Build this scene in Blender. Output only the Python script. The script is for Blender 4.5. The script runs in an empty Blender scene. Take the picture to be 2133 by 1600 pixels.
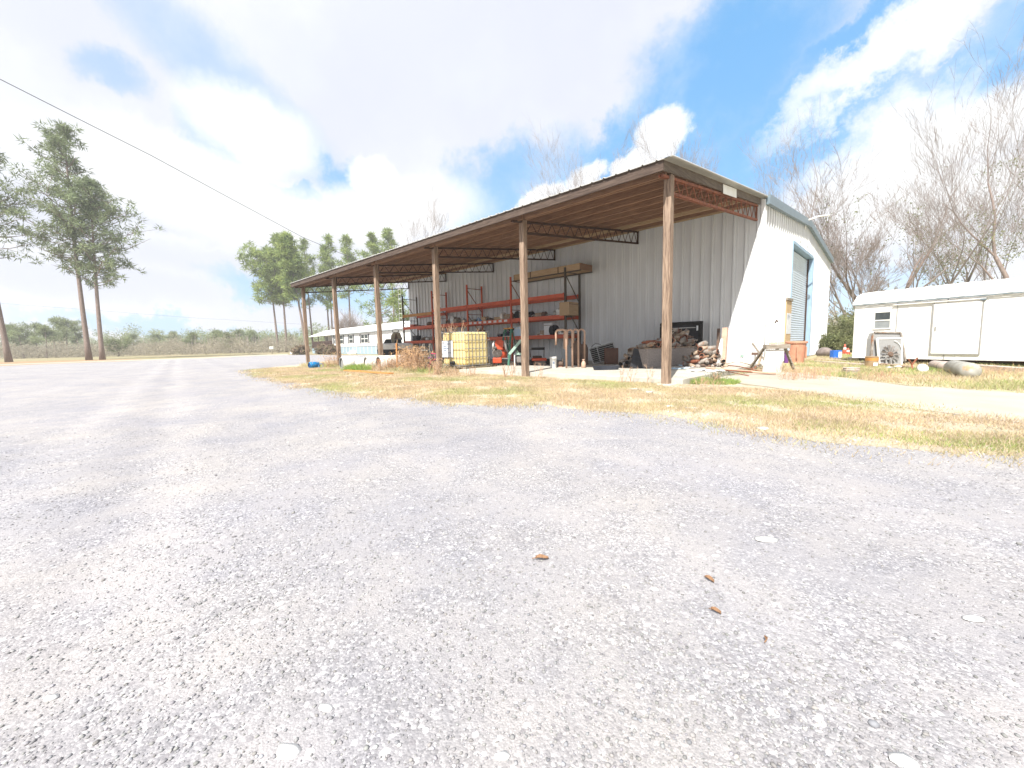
import bpy, bmesh, math, random
import numpy as np
from mathutils import Vector, Matrix, Euler
R = math.radians
# ------------------------------------------------------------------ camera
scene = bpy.context.scene
col = scene.collection
FPX = 855.3
CAM = np.array([3.8274, -8.8942, 1.0])
_y, _p, _r = -0.7671, -0.0994, -0.0227
_f = np.array([math.sin(_y)*math.cos(_p), math.cos(_y)*math.cos(_p), math.sin(_p)])
_rt = np.array([math.cos(_y), -math.sin(_y), 0.0]); _up = np.cross(_rt, _f)
_rt, _up = _rt*math.cos(_r)+_up*math.sin(_r), -_rt*math.sin(_r)+_up*math.cos(_r)
cam_data = bpy.data.cameras.new('camera'); cam = bpy.data.objects.new('camera', cam_data); col.objects.link(cam)
cam_data.sensor_width = 36; cam_data.lens = FPX/2133*36; cam_data.clip_start = 0.05; cam_data.clip_end = 3000
M = Matrix.Identity(4)
for i in range(3):
    M[i][0] = _rt[i]; M[i][1] = _up[i]; M[i][2] = -_f[i]; M[i][3] = CAM[i]
cam.matrix_world = M
scene.camera = cam

def ray(px, py):
    return _f + _rt*(px-1066.5)/FPX - _up*(py-800)/FPX
def P(px, py, ax, v):                       # where the sight line meets a world plane
    k = 'xyz'.index(ax); d = ray(px, py)
    return Vector(CAM + d*(v-CAM[k])/d[k])
def AT(px, py, depth):
    return Vector(CAM + ray(px, py)*depth)
def depth_of(p):
    return float((np.array(p)-CAM) @ _f)
def G(px, depth):                           # ground point in that column at that depth
    a = AT(px, 800, depth); d = np.array(a)-CAM
    lo, hi = 0, 1600
    for _ in range(40):
        m = (lo+hi)/2
        if AT(px, m, depth).z > 0: lo = m
        else: hi = m
    p = AT(px, lo, depth); return Vector((p.x, p.y, 0))
FACE = math.atan2(_rt[1], _rt[0])           # yaw that turns local -Y to the camera side

# ------------------------------------------------------------------ light
LIGHT = Vector((-.35, 1.0, -1.24)).normalized()
sun_d = bpy.data.lights.new('sun', 'SUN'); sun_d.energy = 5.0; sun_d.angle = R(0.55); sun_d.color = (1, .955, .88)
sun = bpy.data.objects.new('sun', sun_d); col.objects.link(sun)
sun.rotation_euler = LIGHT.to_track_quat('-Z', 'Y').to_euler(); sun.location = (10, -20, 30)
SUN_EL = math.asin(-LIGHT.z); SUN_AZ = math.atan2(-LIGHT.x, -LIGHT.y)
scene.view_settings.view_transform = 'Standard'; scene.view_settings.look = 'None'
scene.view_settings.exposure = 0.9; scene.view_settings.gamma = 1
scene.cycles.max_bounces = 6; scene.cycles.diffuse_bounces = 4
scene.cycles.transparent_max_bounces = 6

# ------------------------------------------------------------------ sky
world = bpy.data.worlds.new('World'); scene.world = world; world.use_nodes = True
nt = world.node_tree; nt.nodes.clear()
def N(nt, t, **kw):
    n = nt.nodes.new(t)
    for k, v in kw.items():
        if k.startswith('i_'):
            key = k[2:]; key = int(key) if key.isdigit() else key
            n.inputs[key].default_value = v
        else: setattr(n, k, v)
    return n
L = nt.links.new
out = N(nt, 'ShaderNodeOutputWorld'); bg = N(nt, 'ShaderNodeBackground'); bg.inputs[1].default_value = 0.1
L(bg.outputs[0], out.inputs[0])
sky = N(nt, 'ShaderNodeTexSky', sky_type='NISHITA', sun_disc=False, sun_elevation=SUN_EL, sun_rotation=SUN_AZ)
sky.air_density = 1.0; sky.dust_density = .6; sky.ozone_density = 1.6
tc = N(nt, 'ShaderNodeTexCoord')
def wmath(op, a, b=None, c=None, clamp=False):
    n = N(nt, 'ShaderNodeMath', operation=op, use_clamp=clamp)
    for i, v in enumerate((a, b, c)):
        if v is None: continue
        if isinstance(v, (int, float)): n.inputs[i].default_value = v
        else: L(v, n.inputs[i])
    return n.outputs[0]
def wnoise(scale, detail, vec=None, rough=.55):
    n = N(nt, 'ShaderNodeTexNoise'); n.inputs['Scale'].default_value = scale; n.inputs['Detail'].default_value = detail
    n.inputs['Roughness'].default_value = rough
    L(vec or tc.outputs['Generated'], n.inputs['Vector']); return n
def vmath(op, a, b):
    n = N(nt, 'ShaderNodeVectorMath', operation=op)
    for i, v in enumerate((a, b)):
        if isinstance(v, tuple): n.inputs[i].default_value = v
        else: L(v, n.inputs[i])
    return n
def wmix(fac, a, b):
    n = N(nt, 'ShaderNodeMix', data_type='RGBA')
    for key, v in ((0, fac), (6, a), (7, b)):
        if isinstance(v, (int, float)): n.inputs[key].default_value = v
        elif isinstance(v, tuple): n.inputs[key].default_value = (*v, 1)
        else: L(v, n.inputs[key])
    return n.outputs[2]
w1 = wnoise(2.6, 5, rough=.6); w2 = wnoise(9, 8, rough=.72)
off = vmath('MULTIPLY', vmath('SUBTRACT', w1.outputs['Color'], (.5, .5, .5)).outputs[0], (.2, .2, .2))
off2 = vmath('MULTIPLY', vmath('SUBTRACT', w2.outputs['Color'], (.5, .5, .5)).outputs[0], (.16, .16, .16))
dirw = vmath('ADD', vmath('ADD', tc.outputs['Generated'], off.outputs[0]).outputs[0], off2.outputs[0]).outputs[0]
dirs = vmath('ADD', tc.outputs['Generated'], vmath('MULTIPLY', off2.outputs[0], (.55, .55, .55)).outputs[0]).outputs[0]
def unit(v): v = np.array(v); return v/np.linalg.norm(v)
def blob(px, py, ra, rb, ang, soft, vec):
    """a patch of sky round a world direction, ra x rb in px of the photo frame at that spot, turned by ang"""
    c = unit(ray(px, py)); e = 4.0; ca, sa = math.cos(R(ang)), math.sin(R(ang))
    a = unit(ray(px+e*ca, py-e*sa))-c; b = unit(ray(px+e*sa, py+e*ca))-c
    la, lb = np.linalg.norm(a)/e, np.linalg.norm(b)/e
    ta, tb = unit(a)/(la*ra), unit(b)/(lb*rb)
    d1 = vmath('DOT_PRODUCT', vec, tuple(float(t) for t in ta)).outputs['Value']
    d2 = vmath('DOT_PRODUCT', vec, tuple(float(t) for t in tb)).outputs['Value']
    k1, k2 = float(c@ta), float(c@tb)
    d1 = wmath('SUBTRACT', d1, k1); d2 = wmath('SUBTRACT', d2, k2)
    rr = wmath('ADD', wmath('MULTIPLY', d1, d1), wmath('MULTIPLY', d2, d2))
    n = N(nt, 'ShaderNodeMapRange', interpolation_type='SMOOTHSTEP')
    L(rr, n.inputs[0]); n.inputs[1].default_value = (1+soft)**2; n.inputs[2].default_value = max(0.0, 1-soft)**2*(1 if soft < 1 else 0)
    n.inputs[3].default_value = 0; n.inputs[4].default_value = 1
    front = wmath('GREATER_THAN', vmath('DOT_PRODUCT', tc.outputs['Generated'], tuple(float(t) for t in c)).outputs['Value'], .2)
    return wmath('MULTIPLY', n.outputs[0], front)
def union(lst):
    o = lst[0]
    for x in lst[1:]: o = wmath('MAXIMUM', o, x)
    return o
WHITE = (6.3, 6.35, 6.4)
# everywhere else: broken cloud with soft blue gaps
bn = wnoise(1.7, 6, rough=.5)
sh = N(nt, 'ShaderNodeMapRange', interpolation_type='SMOOTHSTEP'); L(bn.outputs[0], sh.inputs[0])
sh.inputs[1].default_value = .38; sh.inputs[2].default_value = .62
base = wmix(wmath('MULTIPLY', sh.outputs[0], .65), (5.6, 5.75, 6.0), (4.15, 4.35, 5.0))
greys = union([blob(950, 170, 470, 150, 4, .7, dirw), blob(330, 110, 330, 120, -20, .8, dirw), blob(1180, 60, 260, 90, 30, .7, dirw),
               blob(230, 590, 280, 34, 2, .5, dirs), blob(480, 560, 200, 26, -3, .6, dirs), blob(820, 640, 200, 40, 0, .6, dirs), blob(60, 450, 160, 50, 0, .8, dirw), blob(330, 480, 120, 25, 0, .8, dirw), blob(700, 640, 140, 30, 0, .7, dirw)])
base = wmix(wmath('MULTIPLY', greys, .75), base, (4.4, 4.6, 5.35))
skyb = wmix(1.0, sky.outputs[0], sky.outputs[0])
bl = N(nt, 'ShaderNodeMix', data_type='RGBA', blend_type='MULTIPLY'); bl.inputs[0].default_value = 1
L(sky.outputs[0], bl.inputs[6]); bl.inputs[7].default_value = (1.55, 1.6, 1.62, 1)
blue_src = wmix(.75, bl.outputs[2], (.72, 2.75, 5.3))
blues = union([blob(1530, 150, 290, 135, 38, .5, dirw), blob(1620, 290, 260, 85, 22, .6, dirw), blob(1290, 330, 170, 60, 30, .6, dirw),
               blob(1830, 50, 230, 42, 22, .6, dirw), blob(1960, 185, 210, 45, 22, .6, dirw), blob(2100, 110, 120, 40, 20, .6, dirw)])
soft_blues = union([blob(708, 372, 55, 34, -55, .7, dirw), 
               blob(1040, 390, 130, 55, 22, .8, dirw), blob(620, 400, 70, 14, -10, .8, dirw),
               blob(1000, 440, 80, 30, 20, .8, dirw), blob(440, 690, 220, 16, 0, .8, dirw), blob(1780, 620, 140, 60, 0, .8, dirw), blob(700, 610, 140, 22, 0, .8, dirw)])
faint = union([blob(500, 200, 250, 50, -38, .8, dirs), blob(232, 150, 45, 34, -60, .8, dirs), blob(440, 300, 60, 26, -60, .8, dirs)])
c1 = wmix(wmath('MULTIPLY', faint, .5), wmix(wmath('MULTIPLY', soft_blues, .85), base, blue_src), blue_src)
c2 = wmix(wmath('MULTIPLY', blues, .97), c1, blue_src)
# thin streaks over the blue
st = N(nt, 'ShaderNodeMapRange', interpolation_type='SMOOTHSTEP')
wn3 = wnoise(5, 6, rough=.62)
L(wn3.outputs[0], st.inputs[0]); st.inputs[1].default_value = .5; st.inputs[2].default_value = .74
c3 = wmix(wmath('MULTIPLY', st.outputs[0], .3), c2, (5.2, 5.5, 6.0))
puffs = union([blob(1378, 285, 62, 48, 10, .22, dirs), blob(1335, 330, 45, 30, 0, .25, dirs), blob(1215, 372, 40, 26, 20, .3, dirs), blob(1290, 350, 30, 20, 0, .3, dirs),
               blob(775, 372, 58, 44, 0, .25, dirs), blob(810, 440, 170, 60, 10, .5, dirs), blob(440, 400, 230, 70, -4, .6, dirs), blob(530, 270, 110, 70, 0, .55, dirs),
               blob(1130, 415, 60, 20, 20, .3, dirs), blob(1890, 95, 260, 36, 25, .95, dirw), blob(1850, 320, 150, 80, 14, .6, dirw), blob(2060, 260, 130, 60, 20, .6, dirs),
               blob(1950, 420, 200, 50, 0, .7, dirs)])
c4 = wmix(wmath('MULTIPLY', puffs, .93), c3, WHITE)
# away from the picture's own half of the sky the cloud stays plain
L(c4, bg.inputs[0])

# ------------------------------------------------------------------ materials
MATS = {}
def mat(name, c, c2=None, rough=.7, metal=0., scale=6., stretch=(1, 1, 1), bump=0., spot=None, spot_c=(.05, .04, .03), spot_scale=3., emission=None, detail=6, trans=0., contrast=(.35, .65), attr=False):
    m = bpy.data.materials.new(name); m.use_nodes = True; t = m.node_tree; b = t.nodes['Principled BSDF']
    tcn = N(t, 'ShaderNodeTexCoord'); mp = N(t, 'ShaderNodeMapping'); mp.inputs['Scale'].default_value = stretch
    t.links.new(tcn.outputs['Object'], mp.inputs[0])
    nz = N(t, 'ShaderNodeTexNoise'); nz.inputs['Scale'].default_value = scale; nz.inputs['Detail'].default_value = detail; nz.inputs['Roughness'].default_value = .65
    t.links.new(mp.outputs[0], nz.inputs['Vector'])
    if c2 is None: c2 = tuple(x*.72 for x in c)
    mr = N(t, 'ShaderNodeMapRange'); mr.inputs[1].default_value = contrast[0]; mr.inputs[2].default_value = contrast[1]
    t.links.new(nz.outputs[0], mr.inputs[0])
    mx = N(t, 'ShaderNodeMix', data_type='RGBA'); mx.inputs[6].default_value = (*c, 1); mx.inputs[7].default_value = (*c2, 1)
    t.links.new(mr.outputs[0], mx.inputs[0]); cur = mx.outputs[2]
    if spot:
        n2 = N(t, 'ShaderNodeTexNoise'); n2.inputs['Scale'].default_value = spot_scale; n2.inputs['Detail'].default_value = 8
        n2.inputs['Roughness'].default_value = .7; t.links.new(mp.outputs[0], n2.inputs['Vector'])
        m2 = N(t, 'ShaderNodeMapRange'); m2.inputs[1].default_value = spot; m2.inputs[2].default_value = spot+.08
        t.links.new(n2.outputs[0], m2.inputs[0])
        x2 = N(t, 'ShaderNodeMix', data_type='RGBA'); t.links.new(m2.outputs[0], x2.inputs[0]); t.links.new(cur, x2.inputs[6]); x2.inputs[7].default_value = (*spot_c, 1)
        cur = x2.outputs[2]
    if attr:
        at = N(t, 'ShaderNodeAttribute', attribute_name='tint'); x3 = N(t, 'ShaderNodeMix', data_type='RGBA', blend_type='MULTIPLY'); x3.inputs[0].default_value = 1
        t.links.new(cur, x3.inputs[6]); t.links.new(at.outputs['Color'], x3.inputs[7]); cur = x3.outputs[2]
    t.links.new(cur, b.inputs['Base Color'])
    b.inputs['Specular IOR Level'].default_value = .22 if (max(c) < .06 and rough > .3) else .4
    b.inputs['Roughness'].default_value = rough; b.inputs['Metallic'].default_value = metal
    if bump:
        bp = N(t, 'ShaderNodeBump'); bp.inputs['Strength'].default_value = bump; bp.inputs['Distance'].default_value = .01
        t.links.new(nz.outputs[0], bp.inputs['Height']); t.links.new(bp.outputs[0], b.inputs['Normal'])
    if trans: b.inputs['Transmission Weight'].default_value = trans
    MATS[name] = m; return m
WOODC, WOODD = (.30, .175, .105), (.14, .075, .042)
mat('post_wood', (.34, .25, .185), (.12, .078, .054), scale=3.5, stretch=(16, 16, .8), contrast=(.4, .62), bump=.9, spot=.66, spot_c=(.07, .04, .025), spot_scale=1.3, rough=.85)
mat('rafter_wood', (.32, .185, .115), (.17, .095, .058), scale=3, contrast=(.35, .65), stretch=(.9, 14, 14), bump=.5, spot=.66, spot_c=(.05, .028, .018), spot_scale=1.4, rough=.85)
mat('pale_wood', (.52, .38, .24), (.36, .24, .14), scale=3, stretch=(.9, 14, 14), bump=.4, rough=.85)
mat('fascia_wood', (.115, .082, .064), (.045, .03, .024), scale=3, stretch=(.9, 12, 12), bump=.5, spot=.66, spot_c=(.05, .03, .02), spot_scale=1.4, rough=.85)
mat('rake_wood', (.17, .135, .11), (.075, .058, .046), scale=3, stretch=(12, .9, 12), bump=.5, spot=.68, rough=.85)
mat('decking_shaded', (.12, .065, .042), (.08, .042, .028), scale=2.5, stretch=(.8, 9, 1), bump=.4, rough=.9)  # wood darkened: shade of the recesses between purlins is put into the colour
mat('grey_wood', (.36, .32, .27), (.16, .13, .10), scale=4, stretch=(1, 1, 9), bump=.5, rough=.9)
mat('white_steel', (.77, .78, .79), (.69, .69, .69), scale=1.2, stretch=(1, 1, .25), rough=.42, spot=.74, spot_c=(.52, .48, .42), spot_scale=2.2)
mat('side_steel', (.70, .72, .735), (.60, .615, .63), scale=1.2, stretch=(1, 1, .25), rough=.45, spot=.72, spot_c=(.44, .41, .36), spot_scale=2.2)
mat('roof_steel', (.62, .62, .60), (.5, .49, .46), scale=2, rough=.4, metal=.3)
mat('trim_steel', (.17, .225, .265), (.14, .185, .22), scale=3, rough=.45)
mat('door_steel', (.58, .66, .76), (.50, .57, .66), scale=2, rough=.45)
mat('blue_steel', (.30, .42, .54), (.26, .37, .47), scale=3, rough=.45)
mat('dark_iron', (.035, .025, .02), (.075, .035, .022), scale=8, rough=.75, bump=.3)
mat('rust_iron', (.30, .10, .05), (.13, .05, .03), scale=9, rough=.85, bump=.3)
mat('rack_orange', (.62, .115, .045), (.48, .09, .045), scale=5, rough=.55, spot=.68, spot_c=(.18, .06, .04), spot_scale=6)
mat('rack_ochre', (.50, .24, .06), (.38, .17, .045), scale=5, rough=.6)
mat('rack_green', (.06, .065, .05), (.10, .06, .04), scale=8, rough=.6)
mat('concrete', (.50, .48, .43), (.40, .375, .33), scale=2.2, rough=.9, bump=.25, spot=.68, spot_c=(.34, .30, .25), spot_scale=1.7, detail=10)
mat('drive_concrete', (.44, .405, .345), (.36, .32, .265), scale=.9, rough=.9, bump=.3, spot=.66, spot_c=(.40, .34, .27), spot_scale=1.3, detail=12)
mat('white_plastic', (.78, .78, .76), (.66, .65, .62), rough=.4)
mat('white_paint', (.80, .80, .79), (.72, .71, .69), scale=2, rough=.6, spot=.72, spot_c=(.5, .46, .4), spot_scale=4)
mat('flaking_white', (.62, .60, .57), (.48, .46, .43), scale=3, stretch=(3, 3, 1), rough=.8, spot=.56, spot_c=(.33, .29, .26), spot_scale=2.2, bump=.4)
mat('tote_yellow', (.84, .72, .36), (.84, .62, .22), scale=1.3, rough=.45, contrast=(.3, .7))
mat('galvanised', (.46, .46, .45), (.36, .36, .35), rough=.45, metal=.5)
mat('label_paper', (.66, .70, .74), (.58, .62, .67), scale=20, rough=.7)
mat('print_ink', (.16, .22, .32), rough=.7)
mat('black_plastic', (.022, .022, .026), (.04, .04, .045), rough=.55, bump=.2)
mat('black_rubber', (.018, .018, .018), (.035, .033, .03), rough=.85)
mat('tarp_black', (.02, .025, .035), (.045, .05, .065), scale=3, rough=.5, bump=.6)
mat('salmon_steel', (.52, .36, .27), (.44, .28, .20), scale=6, rough=.6, spot=.7, spot_c=(.3, .16, .1), spot_scale=8)
mat('machine_orange', (.56, .085, .03), (.42, .06, .025), scale=6, rough=.5, spot=.66, spot_c=(.14, .05, .03), spot_scale=5)
mat('machine_grey', (.20, .19, .18), (.12, .10, .09), rough=.6)
mat('ladder_green', (.035, .15, .10), (.03, .12, .085), rough=.5)
mat('pale_green', (.36, .50, .43), (.28, .41, .35), rough=.5, spot=.7, spot_c=(.2, .2, .15))
mat('filter_brown', (.125, .055, .04), (.20, .11, .07), scale=2.5, rough=.9, bump=.3, spot=.68, spot_c=(.40, .21, .08), spot_scale=1.1)
mat('alu', (.52, .52, .50), (.38, .38, .37), rough=.45, metal=.6)
mat('muffler_tan', (.42, .34, .26), (.22, .14, .09), scale=7, rough=.8, bump=.3, spot=.56, spot_c=(.26, .09, .035), spot_scale=5)
mat('muffler_grey', (.36, .33, .30), (.17, .14, .115), scale=7, rough=.7, metal=.2, spot=.57, spot_c=(.30, .12, .05), spot_scale=5)
mat('muffler_dark', (.10, .075, .06), (.17, .10, .07), scale=7, rough=.85)
mat('hollow_shade', (.012, .010, .009), rough=.95)  # near black painted for the shade inside openings and behind slats
mat('felt_grey', (.30, .265, .25), (.15, .13, .12), scale=28, rough=.95, bump=.7, spot=.62, spot_c=(.30, .27, .25), spot_scale=17, detail=10)
mat('paper', (.72, .73, .74), (.60, .62, .66), scale=9, rough=.7)
mat('sky_blue_plastic', (.40, .58, .74), (.55, .68, .78), rough=.5)
mat('barrel_blue', (.02, .22, .50), (.015, .15, .38), rough=.35)
mat('barrel_blue_dark', (.008, .06, .18), rough=.4)
mat('board_orange', (.60, .27, .08), (.46, .19, .06), scale=3, stretch=(1, 9, 9), rough=.8)
mat('pink_paint', (.62, .07, .16), (.5, .05, .14), rough=.45)
mat('purple_paint', (.16, .05, .22), rough=.5)
mat('bin_orange', (.52, .27, .18), (.44, .21, .14), scale=5, rough=.55)
mat('plywood', (.60, .44, .26), (.48, .33, .18), scale=3, stretch=(6, 6, .8), rough=.85)
mat('glass_dark', (.035, .045, .05), (.07, .08, .085), rough=.12)
mat('glass_grey', (.23, .25, .26), (.28, .30, .31), rough=.2)
mat('shutter', (.045, .045, .06), rough=.6)
mat('skirt_blue', (.33, .43, .50), (.27, .36, .43), stretch=(5, 5, .2), rough=.7)
mat('deck_brown', (.10, .06, .05), (.06, .04, .035), rough=.8)
mat('boat_white', (.82, .80, .76), (.72, .69, .64), rough=.4)
mat('canvas_beige', (.42, .38, .28), (.32, .28, .20), rough=.85)
mat('jug_blue', (.03, .16, .60), (.025, .12, .5), rough=.35)
mat('cone_red', (.60, .10, .06), (.45, .08, .05), rough=.5)
mat('cone_white', (.7, .68, .66), rough=.5)
mat('tank_steel', (.34, .34, .31), (.26, .24, .21), scale=4, rough=.6, spot=.6, spot_c=(.42, .25, .12), spot_scale=2.2)
mat('core_grey', (.30, .30, .30), (.22, .22, .22), scale=60, rough=.6)
mat('drum_ochre', (.36, .25, .14), (.22, .15, .09), rough=.7)
mat('pink_stone', (.50, .42, .38), (.40, .33, .29), rough=.9)
mat('rock_grey', (.24, .20, .185), (.16, .13, .12), scale=7, rough=.95, bump=.8)
mat('wire_black', (.11, .11, .11), rough=.8)
mat('pine_bark', (.27, .215, .19), (.15, .115, .10), scale=5, stretch=(3, 3, .7), rough=.95, bump=.8)
mat('grey_bark', (.22, .19, .17), (.12, .10, .09), scale=4, stretch=(2, 2, .6), rough=.95)
mat('twig', (.33, .28, .26), (.23, .195, .18), rough=.95)
mat('needles', (.16, .235, .08), (.33, .39, .12), scale=.7, rough=.75, attr=True)
mat('needles_hazed', (.16, .205, .11), (.25, .29, .16), scale=.7, rough=.75, attr=True)  # greyed green: haze over the left pines is mixed into the colour
mat('leaves', (.14, .165, .07), (.22, .225, .11), scale=1.4, rough=.75, attr=True)
mat('far_leaves', (.20, .25, .13), (.30, .33, .17), scale=.12, rough=.85, attr=True)
mat('far_brush', (.38, .34, .28), (.30, .28, .21), scale=.15, rough=.95, attr=True)
mat('weed_straw', (.70, .48, .27), (.52, .33, .18), scale=9, rough=.9, attr=True)
mat('dead_stalk', (.60, .42, .29), (.42, .28, .19), rough=.9)
mat('blade', (1, 1, 1), (.8, .8, .8), scale=1.2, rough=.85, attr=True)
mat('stone', (1, 1, 1), (.7, .7, .7), scale=30, rough=.9, attr=True)
mat('leaf_brown', (.27, .155, .085), (.17, .095, .055), scale=20, rough=.8)
mat('bush_red', (.22, .13, .12), (.20, .20, .10), scale=3, rough=.9, attr=True)
for k in ('needles', 'needles_hazed', 'leaves', 'far_leaves', 'blade', 'weed_straw', 'far_brush'):   # thin things let some light through
    t = MATS[k].node_tree; b = t.nodes['Principled BSDF']; o = [n for n in t.nodes if n.type == 'OUTPUT_MATERIAL'][0]
    tr = t.nodes.new('ShaderNodeBsdfTranslucent'); mx = t.nodes.new('ShaderNodeMixShader'); mx.inputs[0].default_value = .38
    src = b.inputs['Base Color'].links[0].from_socket
    t.links.new(src, tr.inputs[0]); t.links.new(b.outputs[0], mx.inputs[1]); t.links.new(tr.outputs[0], mx.inputs[2]); t.links.new(mx.outputs[0], o.inputs[0])

# ------------------------------------------------------------------ helpers
class MB:
    def __init__(s): s.v = []; s.f = []; s.smooth = False
    def add(s, vs, fs):
        n = len(s.v); s.v += [tuple(v) for v in vs]; s.f += [tuple(i+n for i in f) for f in fs]; return s
    def box(s, a, b, rot=None, piv=None):
        (x0, y0, z0), (x1, y1, z1) = a, b
        vs = [Vector(p) for p in ((x0, y0, z0), (x1, y0, z0), (x1, y1, z0), (x0, y1, z0), (x0, y0, z1), (x1, y0, z1), (x1, y1, z1), (x0, y1, z1))]
        if rot is not None:
            E = Euler(rot).to_matrix(); pv = Vector(piv) if piv is not None else (Vector(a)+Vector(b))/2
            vs = [E @ (v-pv)+pv for v in vs]
        return s.add(vs, [(0, 3, 2, 1), (4, 5, 6, 7), (0, 1, 5, 4), (1, 2, 6, 5), (2, 3, 7, 6), (3, 0, 4, 7)])
    def bar(s, p, q, w, h=None, up=(0, 0, 1)):          # rectangular bar from p to q
        p, q = Vector(p), Vector(q); h = h or w; d = (q-p).normalized(); u = Vector(up)
        if abs(d.dot(u)) > .98: u = Vector((1, 0, 0))
        a = d.cross(u).normalized()*w/2; b = a.cross(d).normalized()*h/2
        vs = [p-a-b, p+a-b, p+a+b, p-a+b, q-a-b, q+a-b, q+a+b, q-a+b]
        return s.add(vs, [(0, 3, 2, 1), (4, 5, 6, 7), (0, 1, 5, 4), (1, 2, 6, 5), (2, 3, 7, 6), (3, 0, 4, 7)])
    def tube(s, pts, r, n=8, cap=True):
        pts = [Vector(p) for p in pts]; rs = r if isinstance(r, (list, tuple)) else [r]*len(pts)
        base = len(s.v); u = None
        for i, p in enumerate(pts):
            d = (pts[min(i+1, len(pts)-1)]-pts[max(i-1, 0)]).normalized()
            if u is None: u = d.orthogonal().normalized()
            else:
                u = (u-d*u.dot(d)); u = u.normalized() if u.length > 1e-6 else d.orthogonal().normalized()
            w = d.cross(u)
            for k in range(n):
                a = 2*math.pi*k/n; q = p+(u*math.cos(a)+w*math.sin(a))*rs[i]; s.v.append((q.x, q.y, q.z))
        for i in range(len(pts)-1):
            for k in range(n):
                k2 = (k+1) % n; s.f.append((base+i*n+k, base+i*n+k2, base+(i+1)*n+k2, base+(i+1)*n+k))
        if cap:
            s.f.append(tuple(base+k for k in reversed(range(n)))); e = base+(len(pts)-1)*n; s.f.append(tuple(e+k for k in range(n)))
        return s
    def lathe(s, prof, n=20, cap=True, c=(0, 0, 0), axis='z', rot=None):
        vs = []
        for r, z in prof:
            for k in range(n):
                a = 2*math.pi*k/n
                v = Vector((r*math.cos(a), r*math.sin(a), z))
                if axis == 'x': v = Vector((v.z, v.x, v.y))
                if axis == 'y': v = Vector((v.x, v.z, v.y))
                if rot is not None: v = Euler(rot).to_matrix() @ v
                vs.append(v+Vector(c))
        fs = []
        for i in range(len(prof)-1):
            for k in range(n):
                k2 = (k+1) % n; fs.append((i*n+k, i*n+k2, (i+1)*n+k2, (i+1)*n+k))
        if cap: fs += [tuple(reversed(range(n))), tuple((len(prof)-1)*n+k for k in range(n))]
        return s.add(vs, fs)
    def prism(s, poly, z0, z1, M=None):                  # polygon in local xy, extruded in z
        n = len(poly); vs = [Vector((x, y, z0)) for x, y in poly]+[Vector((x, y, z1)) for x, y in poly]
        if M is not None: vs = [M @ v for v in vs]
        return s.add(vs, [tuple(reversed(range(n))), tuple(range(n, 2*n))]+[(i, (i+1) % n, n+(i+1) % n, n+i) for i in range(n)])
    def build(s, name, m, parent=None, bevel=0, smooth=None, **kw):
        me = bpy.data.meshes.new(name); me.from_pydata(s.v, [], s.f); me.update()
        if smooth if smooth is not None else s.smooth:
            me.polygons.foreach_set('use_smooth', [True]*len(me.polygons))
        me.materials.append(MATS[m] if isinstance(m, str) else m)
        o = bpy.data.objects.new(name, me); col.objects.link(o)
        if parent is not None: o.parent = parent
        if bevel:
            bv = o.modifiers.new('bevel', 'BEVEL'); bv.width = bevel; bv.segments = 2; bv.limit_method = 'ANGLE'
        for k, v in kw.items(): o[k] = v
        return o
def rawmesh(name, V, F, m, parent=None, tint=None, smooth=False, **kw):   # numpy verts (n,3), faces (k,3 or 4), tint (n,3)
    me = bpy.data.meshes.new(name); V = np.asarray(V, np.float32); F = np.asarray(F, np.int32)
    k = F.shape[1]; me.vertices.add(len(V)); me.vertices.foreach_set('co', V.ravel())
    me.loops.add(F.size); me.loops.foreach_set('vertex_index', F.ravel())
    me.polygons.add(len(F)); me.polygons.foreach_set('loop_start', np.arange(0, F.size, k, dtype=np.int32))
    me.update(calc_edges=True)
    if smooth: me.polygons.foreach_set('use_smooth', np.ones(len(F), bool))
    if tint is not None:
        a = me.color_attributes.new('tint', 'FLOAT_COLOR', 'POINT'); c = np.ones((len(V), 4), np.float32); c[:, :3] = tint
        a.data.foreach_set('color', c.ravel())
    me.materials.append(MATS[m] if isinstance(m, str) else m)
    o = bpy.data.objects.new(name, me); col.objects.link(o)
    if parent is not None: o.parent = parent
    for kk, v in kw.items(): o[kk] = v
    return o
def thing(name, label, cat, loc=(0, 0, 0), rz=0., group=None):
    o = bpy.data.objects.new(name, None); col.objects.link(o); o.empty_display_size = .3
    o.location = loc; o.rotation_euler = (0, 0, rz); o['label'] = label; o['category'] = cat
    if group: o['group'] = group
    return o
def tag(o, label, cat, group=None, loc=None, rz=None):
    o['label'] = label; o['category'] = cat
    if group: o['group'] = group
    if loc is not None: o.location = loc
    if rz is not None: o.rotation_euler = (0, 0, rz)
    return o
def copy_tree(o, parent=None):
    c = o.copy(); col.objects.link(c)
    if parent is not None: c.parent = parent
    for ch in list(o.children): copy_tree(ch, c)
    return c
def structure(o): o['kind'] = 'structure'; return o
rng = np.random.default_rng(7); random.seed(7)
exec_parts = []
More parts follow.
